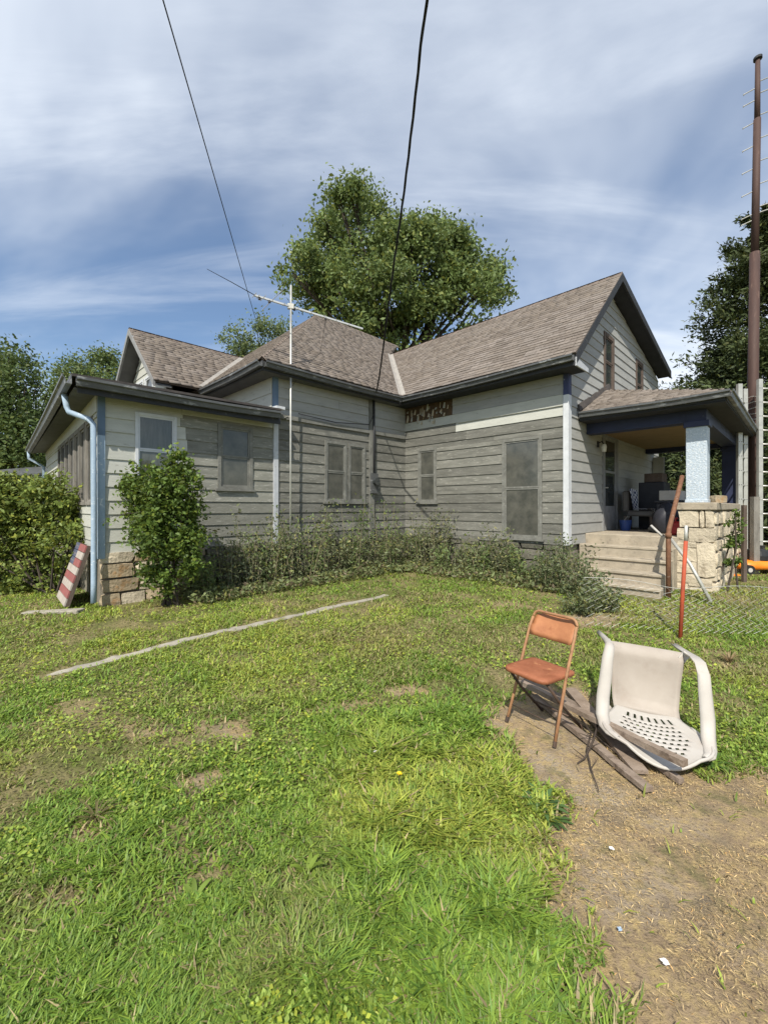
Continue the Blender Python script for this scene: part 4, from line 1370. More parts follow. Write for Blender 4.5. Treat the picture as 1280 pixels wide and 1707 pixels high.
# leafy shrub against the addition
sb = [(272, 800, 34), (300, 770, 22), (245, 800, 30), (225, 815, 24), (310, 800, 30), (325, 830, 26), (255, 850, 48), (300, 850, 44), (225, 850, 26),
      (285, 900, 46), (255, 905, 36), (320, 890, 30), (285, 945, 42), (300, 975, 34), (260, 960, 22), (320, 940, 26), (215, 806, 16), (302, 754, 12)]
shrub('tall leafy green shrub growing against the addition beside the stone foundation', (-3.03, 5.83), [(PX(x - (x - 268) * .12, y + (870 - y) * .06, 5.80 + random.uniform(-.12, .12)), r / F * 5.8 * .93) for x, y, r in sb], 16000, 0.062, (0.098, 0.155, 0.03), cr=0.10)
sb = [(-80, 830, 80), (-20, 830, 50), (20, 825, 42), (60, 830, 45), (95, 825, 42), (115, 850, 34), (30, 870, 55), (80, 880, 52), (110, 900, 34), (0, 900, 50), (60, 925, 42),
      (95, 935, 30), (-60, 900, 70), (20, 945, 40), (30, 965, 38), (85, 955, 34), (-40, 965, 55), (118, 815, 22), (70, 800, 20), (15, 800, 20), (-80, 800, 50)]
shrub('wide overgrown hedge beside the flag painted pallet', (-5.35, 6.75), [(PX(x, y + 10, 6.9 + random.uniform(-.35, .35)), r / F * 6.9) for x, y, r in sb], 38000, 0.07, (0.16, 0.215, 0.05), stems=16, name='hedge', cr=.13, shoots=150)
# climbing plant on the porch pier
vb = [(1225, 855, 9), (1226, 875, 11), (1225, 895, 12), (1224, 915, 11), (1222, 935, 9)]
shrub('narrow green climbing plant on the rough side of the stone parapet', (5.62, 6.85), [(PX(x, y, 6.85), r / F * 6.85) for x, y, r in vb], 1300, 0.05, (0.09, 0.15, 0.03), stems=3, name='climbing_plant', cr=.05, shoots=8)

# weeds along the walls: each clump a plant of its own
def weed(x, y, h, r, n, leaf, color, label, group='tall weeds along the house walls'):
    z = gz(x, y)
    root = thing('weed_plant', label, 'weed', (x, y, z), group)
    ns = max(4, int(r * 30)); m = MB(); P = []; A = []
    per = n // ns
    for k in range(ns):
        an = random.uniform(0, 6.28); rr = r * math.sqrt(random.random())
        b0 = Vector((x + math.cos(an) * rr * .5, y + math.sin(an) * rr * .5, z - .02)); hh = h * random.uniform(.55, 1.1)
        tp = Vector((x + math.cos(an) * rr * 1.2, y + math.sin(an) * rr * 1.2, z + hh))
        md = b0.lerp(tp, .5) + Vector((0, 0, .06 * h))
        m.tube([b0, md, tp], [.006, .0045, .0015], 4)
        t = RNG.random(per)[:, None] * .9 + .1
        c = (1 - t) ** 2 * np.array(b0) + 2 * t * (1 - t) * np.array(md) + t ** 2 * np.array(tp)
        c = c + RNG.normal(size=(per, 3)) * .05 * (0.6 + h)
        P.append(c); A.append(np.tile(np.array((math.cos(an), math.sin(an), .3)), (per, 1)) + RNG.normal(size=(per, 3)) * .6)
    m.build('stem', M['dry_stem'], root)
    P = np.concatenate(P); A = np.concatenate(A); P[:, 2] = np.maximum(P[:, 2], z + .01)
    A /= np.linalg.norm(A, axis=1, keepdims=True)
    leaf_object('foliage', P, leaf, leaf_cols(len(P), color, .35, .15), M['leaf'], root, .42, None, .4, 0, A)
    return root


wl = 'tall grey green weed clump growing in front of the weathered addition siding'
wl2 = 'tall grey green weed clump along the wall behind the antenna mast'
wl3 = 'tall grey green weed clump under the wing wall with the peeled brown boards'
W_SPOTS = []
for k in range(15):                      # along the front wall, a = 2.6..7.2
    a = 2.75 + k * 0.30; W_SPOTS.append((a, 6.85 - 0.32 - 0.25 * random.random()))
for k in range(10):                      # along the wing, b = 6.3..3.3
    b = 6.2 - k * 0.30; W_SPOTS.append((7.57 - 0.32 - 0.25 * random.random(), b))
for k, (a, b) in enumerate(W_SPOTS):
    X, Y, _ = H(a, b, 0)
    weed(X, Y, random.uniform(.6, 1.45), random.uniform(.25, .42), 620, .066, (0.165, 0.19, 0.095) if k % 3 else (0.14, 0.195, 0.07),
         wl if k < 5 else (wl2 if k < 15 else wl3))
for (px, py, h) in ((960, 975, .75), (985, 985, .5), (935, 965, .8), (905, 965, .7), (1000, 1000, .3), (975, 1003, .3)):
    X, Y = G(px, py + 18)
    weed(X, Y, h, .26, 700, .06, (0.13, 0.16, 0.075), 'bushy weed growing beside the concrete porch steps', 'weeds beside the steps')


# ------------------------------------------------------------------ grass
def blades(name, X, Y, Hh, Wd, cols, mat, lean=0.6, flat=0.0, dz=0.0, kind='stuff', parent=None):
    n = len(X); Z = ground_z(X, Y) + dz
    an = RNG.uniform(0, 2 * np.pi, n); dx = np.cos(an); dy = np.sin(an)
    sx = -dy; sy = dx
    ln = Hh * lean * RNG.uniform(0.3, 1.4, n)
    hz = Hh * (1 - flat) * RNG.uniform(.7, 1.1, n)
    base = np.stack([X, Y, Z - 0.004], 1); S = np.stack([sx, sy, np.zeros(n)], 1); D = np.stack([dx, dy, np.zeros(n)], 1); U = np.array([0, 0, 1.0])
    mid = base + D * (ln * .35)[:, None] + U * (hz * .62)[:, None]
    tip = base + D * ln[:, None] + U * (hz * RNG.uniform(.75, 1.05, n))[:, None]
    w2 = (Wd * .5)[:, None]
    V = np.empty((n, 5, 3)); V[:, 0] = base - S * w2; V[:, 1] = base + S * w2; V[:, 2] = mid + S * w2 * .85; V[:, 3] = mid - S * w2 * .85; V[:, 4] = tip
    k = np.arange(n)[:, None] * 5
    L = np.concatenate([k + 0, k + 1, k + 2, k + 3, k + 3, k + 2, k + 4], 1).ravel()
    Sz = np.tile(np.array([4, 3], np.int32), n)
    o = np_mesh(name, V.reshape(-1, 3), L, mat, parent, cols=np.repeat(cols, 5, 0), sizes=Sz)
    o['kind'] = kind
    return o


def sample_lawn(n):
    # density falls with distance from the photographer's spot, as a blade covers less
    u = RNG.random(n); y0, y1 = 0.75, 30.0; p = -0.55
    Y = (y0 ** p + u * (y1 ** p - y0 ** p)) ** (1 / p)
    X = RNG.uniform(-1, 1, n) * (0.98 * Y + 0.75)
    return X, Y


def inside_house(X, Y):
    a = (X + Y) / R2; b = (Y - X) / R2
    r = ((a > 1.4) & (b > 6.88)) | ((a > 7.55) & (b > 3.0)) | ((a > 8.35) & (b > 1.1) & (a < 13)) | ((a > 7.0) & (a < 8.4) & (b > 1.5) & (b < 3.0))
    return r


def lawn():
    X, Y = sample_lawn(720000)
    dm = dirt_mask(X, Y); pd = path_dist(X, Y)
    lush_sd = poly_sd(X, Y, [G(560, 1230), G(680, 1195), G(800, 1195), G(870, 1290), G(930, 1345), G(870, 1400), G(905, 1490), G(965, 1580), G(1030, 1707), (.75, .4), (-.1, .4), G(560, 1707), G(600, 1450)])
    lush = sstep(.30, -.22, lush_sd + (fbm(X * 3, Y * 3, 40) - .5) * .5)
    thin = fbm(X * 2.2, Y * 2.2, 60, 4)
    bald = sstep(.40, .27, fbm(X * 1.5 + 4, Y * 2.0, 66, 4)) * (1 - lush)
    a_ = (X + Y) / R2; b_ = (Y - X) / R2
    wallz = np.maximum(sstep(5.3, 6.6, b_) * (a_ > 1.5), sstep(6.0, 7.3, a_) * (b_ > 2))
    bald = np.maximum(bald, .75 * wallz)
    keep = RNG.random(len(X)) < np.clip((1 - 0.997 * dm) * (1 - .55 * bald) * (0.34 + 0.85 * sstep(.34, .62, thin) + .5 * lush), 0, 1)
    clump = sstep(.30, .58, fbm(X * 11, Y * 11, 77, 2))
    keep &= RNG.random(len(X)) < np.maximum(.38 + .62 * clump, sstep(1.5, 4.0, Y) * .9)
    keep &= ~inside_house(X, Y)
    keep &= (pd > .02 + .11 * RNG.random(len(X)) ** .6)
    X = X[keep]; Y = Y[keep]; lush = lush[keep]; thin = thin[keep]; dm = dm[keep]; bald = bald[keep]
    n = len(X)
    tuft = fbm(X * 5, Y * 5, 71, 3)
    # blades grow in tufts
    hgt = .88 * (0.020 + 0.024 * RNG.random(n) + 0.032 * lush * RNG.uniform(.3, 1.2, n)) * (0.28 + 1.45 * tuft) * (1 - .35 * bald) * (1 + 0.06 * np.minimum(Y, 8))
    wd = (0.0040 + 0.0046 * RNG.random(n) + .0022 * lush) * (0.80 + 0.22 * Y)
    hue = fbm(X * .9 + 3, Y * .9, 81, 3); dry = sstep(.50, .72, fbm(X * .8 + 9, Y * 1.3, 91, 4)) * (1 - lush)
    dry = np.maximum(dry, bald * .85)
    g = np.array([0.255, 0.36, 0.05]); g2 = np.array([0.125, 0.235, 0.04]); gy = np.array([0.43, 0.45, 0.085]); br = np.array([0.29, 0.235, 0.115])
    t = RNG.random(n)[:, None]
    c = g * (1 - t) + g2 * t
    y = (sstep(.45, .75, hue) * RNG.random(n))[:, None]; c = c * (1 - y) + gy * y
    d = (dry * RNG.random(n) * .9)[:, None]; c = c * (1 - d) + br * d
    dead = RNG.random(n) < .045 + .30 * dm + .10 * dry
    c[dead] = np.array([.42, .34, .18]) * RNG.uniform(.6, 1.1, (dead.sum(), 1))
    c *= RNG.uniform(.6, 1.28, (n, 1))
    blades('grass', X, Y, hgt, wd, c, M['grassm'], lean=1.3)
    # broad-leaved clover and plantain among the grass
    X, Y = sample_lawn(120000)
    dm = dirt_mask(X, Y)
    pt = fbm(X * 1.7 + 5, Y * 1.7, 101, 3)
    k = (dm < .35) & (pt > .52) & ~inside_house(X, Y) & (path_dist(X, Y) > .13)
    X = X[k]; Y = Y[k]; n = len(X)
    P = np.stack([X, Y, ground_z(X, Y) + .006 + .028 * RNG.random(n) * (1 + .08 * Y)], 1)
    c = leaf_cols(n, (.25, .34, .06), .3, .2)
    o = leaf_object('clover', P, (.011 + .011 * RNG.random(n)) * (.9 + .15 * Y), c, M['grassm'], None, .7, None, 1.5, 0)
    o['kind'] = 'stuff'
    # cut straw and dry litter on the bare ground
    n = 300000
    X = RNG.uniform(-.2, 3.6, n); Y = 0.5 + 3.4 * RNG.random(n) ** 1.5
    dm = dirt_mask(X, Y); k = (dm > .4) & (RNG.random(n) < .06 + .94 * sstep(.42, .66, fbm(X * 2.6, Y * 3.6, 111, 4)))
    X = X[k]; Y = Y[k]; n = len(X)
    P = np.stack([X, Y, ground_z(X, Y) - .005 + .012 * RNG.random(n)], 1)
    A = rand_dirs(n); A[:, 2] *= .12
    A = A * .8 + np.array([.5, -.6, 0]) * .5
    A /= np.linalg.norm(A, axis=1, keepdims=True)
    c = leaf_cols(n, (.48, .36, .18), .45, .12)
    dk = RNG.random(n) < .34; c[dk] = c[dk] * np.array([.42, .42, .44])
    o = leaf_object('straw_litter', P, .006 + .020 * RNG.random(n) ** 2, c, M['straw'], None, .11, None, 2.0, 0, A)
    o['kind'] = 'stuff'


lawn()

# low ground cover under the weeds by the walls
def cover():
    n = 13000
    a = np.where(RNG.random(n) < .58, RNG.uniform(2.3, 7.5, n), 0); b = np.zeros(n)
    fw = a > 0
    b[fw] = 6.85 - .02 - 1.0 * RNG.random(fw.sum()) ** 1.4
    b[~fw] = RNG.uniform(2.2, 6.6, (~fw).sum()); a[~fw] = 7.55 - 1.1 * RNG.random((~fw).sum()) ** 1.4
    X = (a - b) / R2; Y = (a + b) / R2
    k = ~inside_house(X, Y); X = X[k]; Y = Y[k]; n = len(X)
    hh = .05 + .24 * fbm(X * 2, Y * 2, 131, 3) * RNG.random(n) ** 1.5
    P = np.stack([X, Y, ground_z(X, Y) + hh], 1)
    c = leaf_cols(n, (.17, .205, .085), .35, .15)
    dk = RNG.random(n) < .18; c[dk] = np.array([.20, .16, .10]) * RNG.uniform(.6, 1.1, (dk.sum(), 1))
    o = leaf_object('ground_cover', P, .06 + .05 * RNG.random(n), c, M['leaf'], None, .4, None, .6, 0)
    o['kind'] = 'stuff'


cover()


# separate lawn weeds that can be told apart
def rosette(px, py, n, ln, wd, color, label, up=.7):
    X, Y = G(px, py); z = gz(X, Y)
    root = thing('lawn_weed', label, 'weed', (X, Y, z))
    for k in range(n):
        an = 2 * math.pi * k / n + random.uniform(-.3, .3); l = ln * random.uniform(.7, 1.1)
        D = Vector((math.cos(an), math.sin(an), 0)); S = Vector((-D.y, D.x, 0)); m = MB(); V = []
        u_ = up * random.uniform(.6, 1.3)
        for i in range(5):
            t = i / 4
            c = Vector((X, Y, z)) + D * l * t * (.5 + .5 * (1 - u_ * .5)) + Vector((0, 0, l * u_ * (t - .55 * t * t)))
            ww = wd * (math.sin(math.pi * min(1, .12 + t * .85)) ** .8) * .5 + .001
            V += [c - S * ww + Vector((0, 0, .15 * ww)), c - Vector((0, 0, .1 * ww)), c + S * ww + Vector((0, 0, .15 * ww))]
        fs = []
        for i in range(4):
            for j in range(2):
                q = i * 3 + j; fs.append((q, q + 1, q + 4, q + 3))
        g = random.uniform(.8, 1.2)
        m.add(V, fs); m.build('leaf', M['grassm'], root, col=tuple(x * g for x in color), smooth=True)
    return root


rosette(512, 1460, 7, .10, .020, (.17, .24, .035), 'upright dandelion like weed with one tall yellow green leaf in the lawn', 1.1)
rosette(325, 1500, 9, .085, .018, (.16, .23, .04), 'spreading bright green weed rosette in the grass', .6)
rosette(235, 1575, 6, .085, .02, (.16, .23, .05), 'broad leaved weed with a long pale leaf lying on the grass', .35)
rosette(690, 1345, 14, .16, .022, (.08, .14, .035), 'dark jagged weed below the yellow dandelion flower', .6)
rosette(905, 1345, 16, .15, .024, (.085, .155, .05), 'blue green weed clump at the edge of the bare dirt', .7)
rosette(915, 1365, 12, .13, .02, (.07, .13, .04), 'dark green sprawling weed lying out over the bare dirt', .35)
rosette(700, 1440, 8, .06, .03, (.22, .29, .04), 'small pale yellow green clover patch in the tall grass', .6)
rosette(1215, 1105, 30, .16, .008, (.28, .21, .11), 'dry brown grass tuft standing beside the chain link fence', 1.2)
rosette(160, 1365, 20, .12, .006, (.14, .12, .05), 'dark dry grass tuft beside a bare patch in the lawn', .8)
rosette(1190, 1275, 14, .12, .016, (.09, .17, .03), 'green weed creeping out beside the tipped plastic chair', .4)
# dandelion flower
X, Y = G(662, 1325); z = gz(X, Y)
root = thing('dandelion', 'single yellow dandelion flower in the grass', 'flower', (X, Y, z))
MB().tube([(X, Y, z), (X + .01, Y, z + .06), (X + .012, Y, z + .105)], .0025, 5).build('stem', M['twig'], root)
m = MB()
for k in range(18):
    an = k * 2.4; r_ = .016 if k % 2 else .011
    D = Vector((math.cos(an), math.sin(an), .35 if k % 2 else .8)) * r_; S = Vector((-math.sin(an), math.cos(an), 0)) * .004
    c = Vector((X + .012, Y, z + .105)); m.add([c, c + D * .7 - S, c + D, c + D * .7 + S], [(0, 1, 2, 3)])
m.build('bloom', M['yellow'], root)

# ------------------------------------------------------------------ folding chair
def local_thing(name, label, cat, loc, rot, group=None):
    o = thing(name, label, cat, loc, group); o.rotation_euler = rot
    return o


def part(mb, name, mat, root, smooth=False, bevel=0.0):
    return mb.build(name, mat, root, smooth=smooth, bevel=bevel, world=False)


def arc(c, r, a0, a1, ax, ay, n=6):
    return [Vector(c) + Vector(ax) * r * math.cos(a0 + (a1 - a0) * i / n) + Vector(ay) * r * math.sin(a0 + (a1 - a0) * i / n) for i in range(n + 1)]


def folding_chair():
    cx, cy = 1.058, 2.86
    ff = Vector((-.83, -.55)); rz = math.atan2(-ff.x, ff.y)     # local +y is the way the chair faces
    root = local_thing('folding_chair', 'rusty brown metal folding chair standing on the bare dirt', 'chair', (cx, cy, gz(cx, cy) + .0), (0, 0, rz))
    root.scale = (.9, .9, .9)
    hw = .20
    # long frame: front feet up to the back
    for s in (-1, 1):
        m = MB(); m.tube([(s * hw * 1.04, .13, .0), (s * hw * 1.0, .05, .22), (s * hw * .98, -.03, .45), (s * hw * .97, -.13, .70), (s * hw * .94, -.165, .775)], .0115, 8)
        lg = part(m, 'leg', M['chair_tube'], root, True)
        m = MB(); m.tube([(s * hw * 1.04, .133, -.004), (s * hw * 1.04, .122, .03)], .0145, 8); part(m, 'rubber_foot', M['chair_dark'], lg)
    top = [Vector((-hw * .94, -.165, .775))]
    top += arc((-hw * .94 + .05, -.17, .775), .05, math.pi, math.pi / 2, (1, 0, 0), (0, -.25, .97), 5)
    top += arc((hw * .94 - .05, -.17, .775), .05, math.pi / 2, 0, (1, 0, 0), (0, -.25, .97), 5)
    part(MB().tube(top, .0115, 8), 'back_frame', M['chair_tube'], root, True)
    # curved back panel
    m = MB(); V = []; nx, nz_ = 10, 5
    for lay in (0, .010):
        for j in range(nz_ + 1):
            for i in range(nx + 1):
                u = -1 + 2 * i / nx; v = j / nz_
                hwid = hw * .93 * (1 - .10 * max(0, (v - .7) / .3) ** 2 - .05 * max(0, (.25 - v) / .25) ** 2)
                zz = .635 + .175 * v - .012 * (u * u) * (1 if v > .5 else -1)
                V.append((u * hwid, -.108 - .095 * v - .03 * (1 - u * u) + lay, zz))
    n1 = (nx + 1) * (nz_ + 1); fs = []
    for lay in (0, 1):
        for j in range(nz_):
            for i in range(nx):
                q = lay * n1 + j * (nx + 1) + i; fs.append((q, q + 1, q + nx + 2, q + nx + 1))
    for i in range(nx):
        fs.append((i, i + 1, n1 + i + 1, n1 + i)); q = nz_ * (nx + 1) + i; fs.append((q, q + 1, n1 + q + 1, n1 + q))
    for j in range(nz_):
        q = j * (nx + 1); fs.append((q, q + nx + 1, n1 + q + nx + 1, n1 + q)); q += nx; fs.append((q, q + nx + 1, n1 + q + nx + 1, n1 + q))
    m.add(V, fs); part(m, 'backrest', M['chair_back'], root, True)
    # padded seat, rounded front corners
    out_ = []
    def rc(x, y, r, a0):
        for i in range(5):
            a = a0 + math.pi / 2 * i / 4; out_.append((x + r * math.cos(a), y + r * math.sin(a)))
    d0, d1, sw = -.16, .215, .188
    rc(sw - .07, d1 - .07, .07, 0); rc(-sw + .07, d1 - .07, .07, math.pi / 2); rc(-sw + .03, d0 + .03, .03, math.pi); rc(sw - .03, d0 + .03, .03, 1.5 * math.pi)
    m = MB(); n = len(out_); V = []
    for (sc, zz) in ((.93, .418), (1.0, .424), (1.0, .444), (.97, .452), (.80, .457), (.4, .452), (.0, .450)):
        for (x, y) in out_:
            V.append((x * sc, .03 + (y - .03) * sc, zz + .012 * (y)))
    fs = [tuple(range(n - 1, -1, -1))]
    for k in range(6):
        for i in range(n):
            j = (i + 1) % n; fs.append((k * n + i, k * n + j, (k + 1) * n + j, (k + 1) * n + i))
    m.add(V, fs); part(m, 'seat', M['chair_seat'], root, True)
    # crossing rear legs
    for s in (-1, 1):
        m = MB(); m.tube([(s * .165, .15, .415), (s * .168, .02, .26), (s * .172, -.25, .0)], .0105, 8); lg = part(m, 'leg', M['chair_dark'], root, True)
        m = MB(); m.tube([(s * .172, -.255, -.004), (s * .172, -.235, .02)], .0135, 8); part(m, 'rubber_foot', M['chair_dark'], lg)
    part(MB().tube([(-.17, -.14, .105), (.17, -.14, .105)], .007, 6), 'stretcher', M['chair_dark'], root, True)
    part(MB().tube([(-hw, .085, .12), (hw, .085, .12)], .004, 6), 'stretcher', M['chair_dark'], root, True)


folding_chair()


# ------------------------------------------------------------------ plastic chair tipped on its back
def plastic_chair():
    px, py = 1.7605, 2.865
    root = local_thing('plastic_chair', 'dirty white plastic garden armchair tipped over on its back', 'chair', (px, py, EYE - 1.379),
                       (math.radians(78.5), math.radians(4.2), math.radians(-21)))
    root.scale = (.93, .97, .97)
    # local upright chair: x right, y forward, z up; the seat/back junction is the origin
    def sheet(fn, nu, nv, skip, th, nrm):
        V = []; idx = {}
        m = MB()
        for lay in (0, 1):
            for j in range(nv + 1):
                for i in range(nu + 1):
                    p = Vector(fn(i / nu, j / nv)); V.append(p - Vector(nrm) * th * lay)
        n1 = (nu + 1) * (nv + 1); fs = []; solid = set()
        for j in range(nv):
            for i in range(nu):
                if skip and skip(i, j): continue
                solid.add((i, j))
        for (i, j) in solid:
            q = j * (nu + 1) + i
            fs.append((q, q + 1, q + nu + 2, q + nu + 1)); fs.append((n1 + q + nu + 1, n1 + q + nu + 2, n1 + q + 1, n1 + q))
            for (di, dj, e0, e1) in ((-1, 0, q, q + nu + 1), (1, 0, q + 1, q + nu + 2), (0, -1, q, q + 1), (0, 1, q + nu + 1, q + nu + 2)):
                if (i + di, j + dj) not in solid: fs.append((e0, e1, n1 + e1, n1 + e0))
        m.add(V, fs); return m
    # seat: solid pan from the junction to the front edge
    def seat(u, v):
        x = (u - .5) * 2; w_ = .205 + .035 * v
        return (x * w_, -.01 + .44 * v, -.015 + .045 * abs(x) ** 3 - .028 * math.sin(v * math.pi) + (-.05 * max(0, v - .86) / .14 if v > .86 else 0) + .05 * max(0, .12 - v) / .12)
    part(sheet(seat, 14, 16, None, .006, (0, 0, 1)), 'seat', M['plastic_dirty'], root, True)
    # back: slotted shell, rounded top
    NU, NV = 30, 26
    def back(u, v):
        x = (u - .5) * 2
        w_ = .190 + .115 * sstep(0.0, .62, v) - (.115 * ((v - .66) / .34) ** 2.4 if v > .66 else 0)
        zz = .02 + .52 * v - (.045 * x * x if v > .6 else .045 * x * x * (v / .6))
        return (x * w_, -.005 - .15 * v - .03 * v * v + .05 * x * x * (0.4 + v), zz)
    def hole(i, j):
        if j < 2 or j > 19: return False
        e = 5 + (1 if j > 15 else 0) + (1 if j > 17 else 0)
        if i < e or i >= NU - e: return False
        if j <= 5: return i % 3 == 0 and j >= 3 and 6 <= i < 26
        return (j % 2 == 1) and (i % 2 == (j // 2) % 2)
    part(sheet(back, NU, NV, hole, .006, (0, 1, 0)), 'backrest', M['plastic'], root, True)
    rim = [Vector(back(0, .30 + .70 * k / 10)) for k in range(10)] + [Vector(back(k / 14, 1.0)) for k in range(15)] + [Vector(back(1, 1.0 - .70 * k / 10)) for k in range(1, 11)]
    part(MB().tube([p - Vector((0, .004, 0)) for p in rim], .010, 8), 'rim', M['plastic'], root, True)
    # arms: flat loops from the back shell round to the front legs
    for s in (-1, 1):
        pts = [(s * .235, -.108, .445), (s * .270, -.100, .40), (s * .294, -.080, .33), (s * .304, -.03, .272), (s * .304, .08, .258), (s * .292, .22, .248), (s * .285, .33, .24),
               (s * .272, .395, .205), (s * .262, .42, .13), (s * .258, .43, .0), (s * .262, .445, -.2), (s * .27, .46, -.40)]
        wd = [.03, .05, .06, .066, .066, .062, .058, .052, .046, .040, .034, .028]
        m = MB(); V = []; n = len(pts)
        for i in range(n):
            p = Vector(pts[i]); d = (Vector(pts[min(i + 1, n - 1)]) - Vector(pts[max(i - 1, 0)])).normalized()
            sx = Vector((s, 0, 0)); sx = (sx - d * sx.dot(d)).normalized(); up = d.cross(sx).normalized()
            if up.z < 0 and i < 7: up = -up
            w_ = wd[i] * .62
            for (a, b) in ((-1, .0), (-.6, .010), (0, .014), (.6, .010), (1, -.002), (1, -.010), (0, .004), (-1, -.008)):
                V.append(p + sx * a * w_ + up * b)
        k = 8; fs = []
        for i in range(n - 1):
            for j in range(k):
                q = i * k + j; r = i * k + (j + 1) % k; fs.append((q, r, r + k, q + k))
        fs += [tuple(range(k)), tuple(range((n - 1) * k, n * k))]
        m.add(V, fs); part(m, 'armrest', M['plastic'], root, True)
        # front tip of the arm and rear leg
        m = MB(); m.tube([(s * .225, -.04, .02), (s * .235, -.04, -.12), (s * .245, -.035, -.39)], [.03, .028, .022], 6, flat=(1, .55)); part(m, 'leg', M['plastic'], root, True)
        m = MB(); m.bar((s * .225, .38, -.015), (s * .262, .43, -.02), .05, .012); part(m, 'bracket', M['plastic'], root)


plastic_chair()


# ------------------------------------------------------------------ boards and sticks beside the chairs
def board(p0, p1, w_, h_, label, z0, z1, roll=0.0):
    a = Vector((*p0, gz(*p0) + z0)); b = Vector((*p1, gz(*p1) + z1))
    o = thing('plank', label, 'plank', (a + b) / 2 - Vector((0, 0, h_)))
    up = Vector((math.sin(roll), 0, math.cos(roll)))
    m = MB(); n = 6; d = (b - a).normalized(); x = d.cross(up).normalized(); y = x.cross(d)
    V = []
    for i in range(n + 1):
        p = a.lerp(b, i / n) + y * .003 * math.sin(i * 2.1)
        j = [random.uniform(-.0018, .0018) for _ in range(8)]
        for k, (sx, sy) in enumerate(((-1, -1), (1, -1), (1, 1), (-1, 1))):
            V.append(p + x * (sx * w_ / 2 + j[k]) + y * (sy * h_ / 2 + j[k + 4]))
    fs = [(3, 2, 1, 0), (n * 4, n * 4 + 1, n * 4 + 2, n * 4 + 3)]
    for i in range(n):
        for k in range(4):
            q = i * 4 + k; r = i * 4 + (k + 1) % 4; fs.append((q, r, r + 4, q + 4))
    m.add(V, fs); ob = m.build('plank', M['plank'], o)
    # a single mesh is enough: drop the empty
    ob.parent = None; ob.location = o.location
    for k in ('label', 'category'): ob[k] = o[k]
    bpy.data.objects.remove(o)
    ob.name = 'plank'
    return ob


board(G(868, 1152), (1.60, 2.245), .045, .035, 'long rounded grey plank lying across the edge of the tipped plastic chair', .07, .135)
board(G(890, 1165), G(1082, 1322), .05, .028, 'grey plank lying on bare dirt between the two chairs, end nearest the straw', .02, .016)
board(G(950, 1155), G(1068, 1292), .085, .024, 'wide brown plank lying under the others between the chairs', .03, .014)
board(G(1020, 1225), G(1136, 1308), .035, .03, 'short dark board end poking out under the tipped plastic chair', .016, .016)
board(G(860, 1130), G(985, 1195), .06, .03, 'dark board lying under the folding chair seat', .016, .02)


def twig(pts, r, label):
    P = [Vector((*G(px, py), 0)) + Vector((0, 0, 0)) for px, py, _ in pts]
    Q = [Vector((p.x, p.y, gz(p.x, p.y) + pts[i][2])) for i, p in enumerate(P)]
    m = MB(); m.tube(Q, [r * (1 - .6 * i / (len(Q) - 1)) for i in range(len(Q))], 6)
    for i in range(1, len(Q) - 1):
        d = Vector((random.uniform(-1, 1), random.uniform(-.6, .6), random.uniform(0, .5))).normalized()
        m.tube([Q[i], Q[i] + d * .05, Q[i] + d * .10 + Vector((.01, .01, -.01))], [r * .5, r * .35, r * .1], 5)
    o = m.build('twig', M['twig'], None, smooth=True)
    return tag(o, label, 'twig')


twig([(965, 1205, .05), (985, 1235, .05), (978, 1255, .02), (985, 1285, .01), (998, 1322, .008)], .007, 'dark forked twig curling out over the dirt beside the planks')
twig([(1000, 1215, .09), (990, 1245, .05), (975, 1268, .015), (962, 1275, .008)], .008, 'dark twig standing bent between the planks')
twig([(945, 1195, .02), (985, 1225, .02), (1030, 1262, .015), (1045, 1278, .008)], .005, 'thin dark twig lying along the grey plank')
# scraps of litter on the dirt
for (px, py, s, lab, mt) in ((1019, 1417, .012, 'small white paper scrap on the straw covered dirt', 'paper'), (1108, 1608, .013, 'crumpled whitish wrapper on the bare dirt', 'paper'),
                             (1033, 1553, .010, 'tiny green scrap on the bare dirt', 'trim_blue'), (626, 1266, .016, 'pale pinkish leaf scrap in the grass', 'white_box')):
    X, Y = G(px, py); z = gz(X, Y) + (.045 if px < 700 else .006)
    m = MB(); V = []
    for i in range(4):
        for j in range(4):
            V.append((X + (i - 1.5) * s * .5 + random.uniform(-.2, .2) * s, Y + (j - 1.5) * s * .5 + random.uniform(-.2, .2) * s, z + random.uniform(0, .45) * s))
    fs = [(i * 4 + j, i * 4 + j + 1, i * 4 + j + 5, i * 4 + j + 4) for i in range(3) for j in range(3)]
    m.add(V, fs); tag(m.build('paper_scrap', M[mt], None), lab, 'litter')

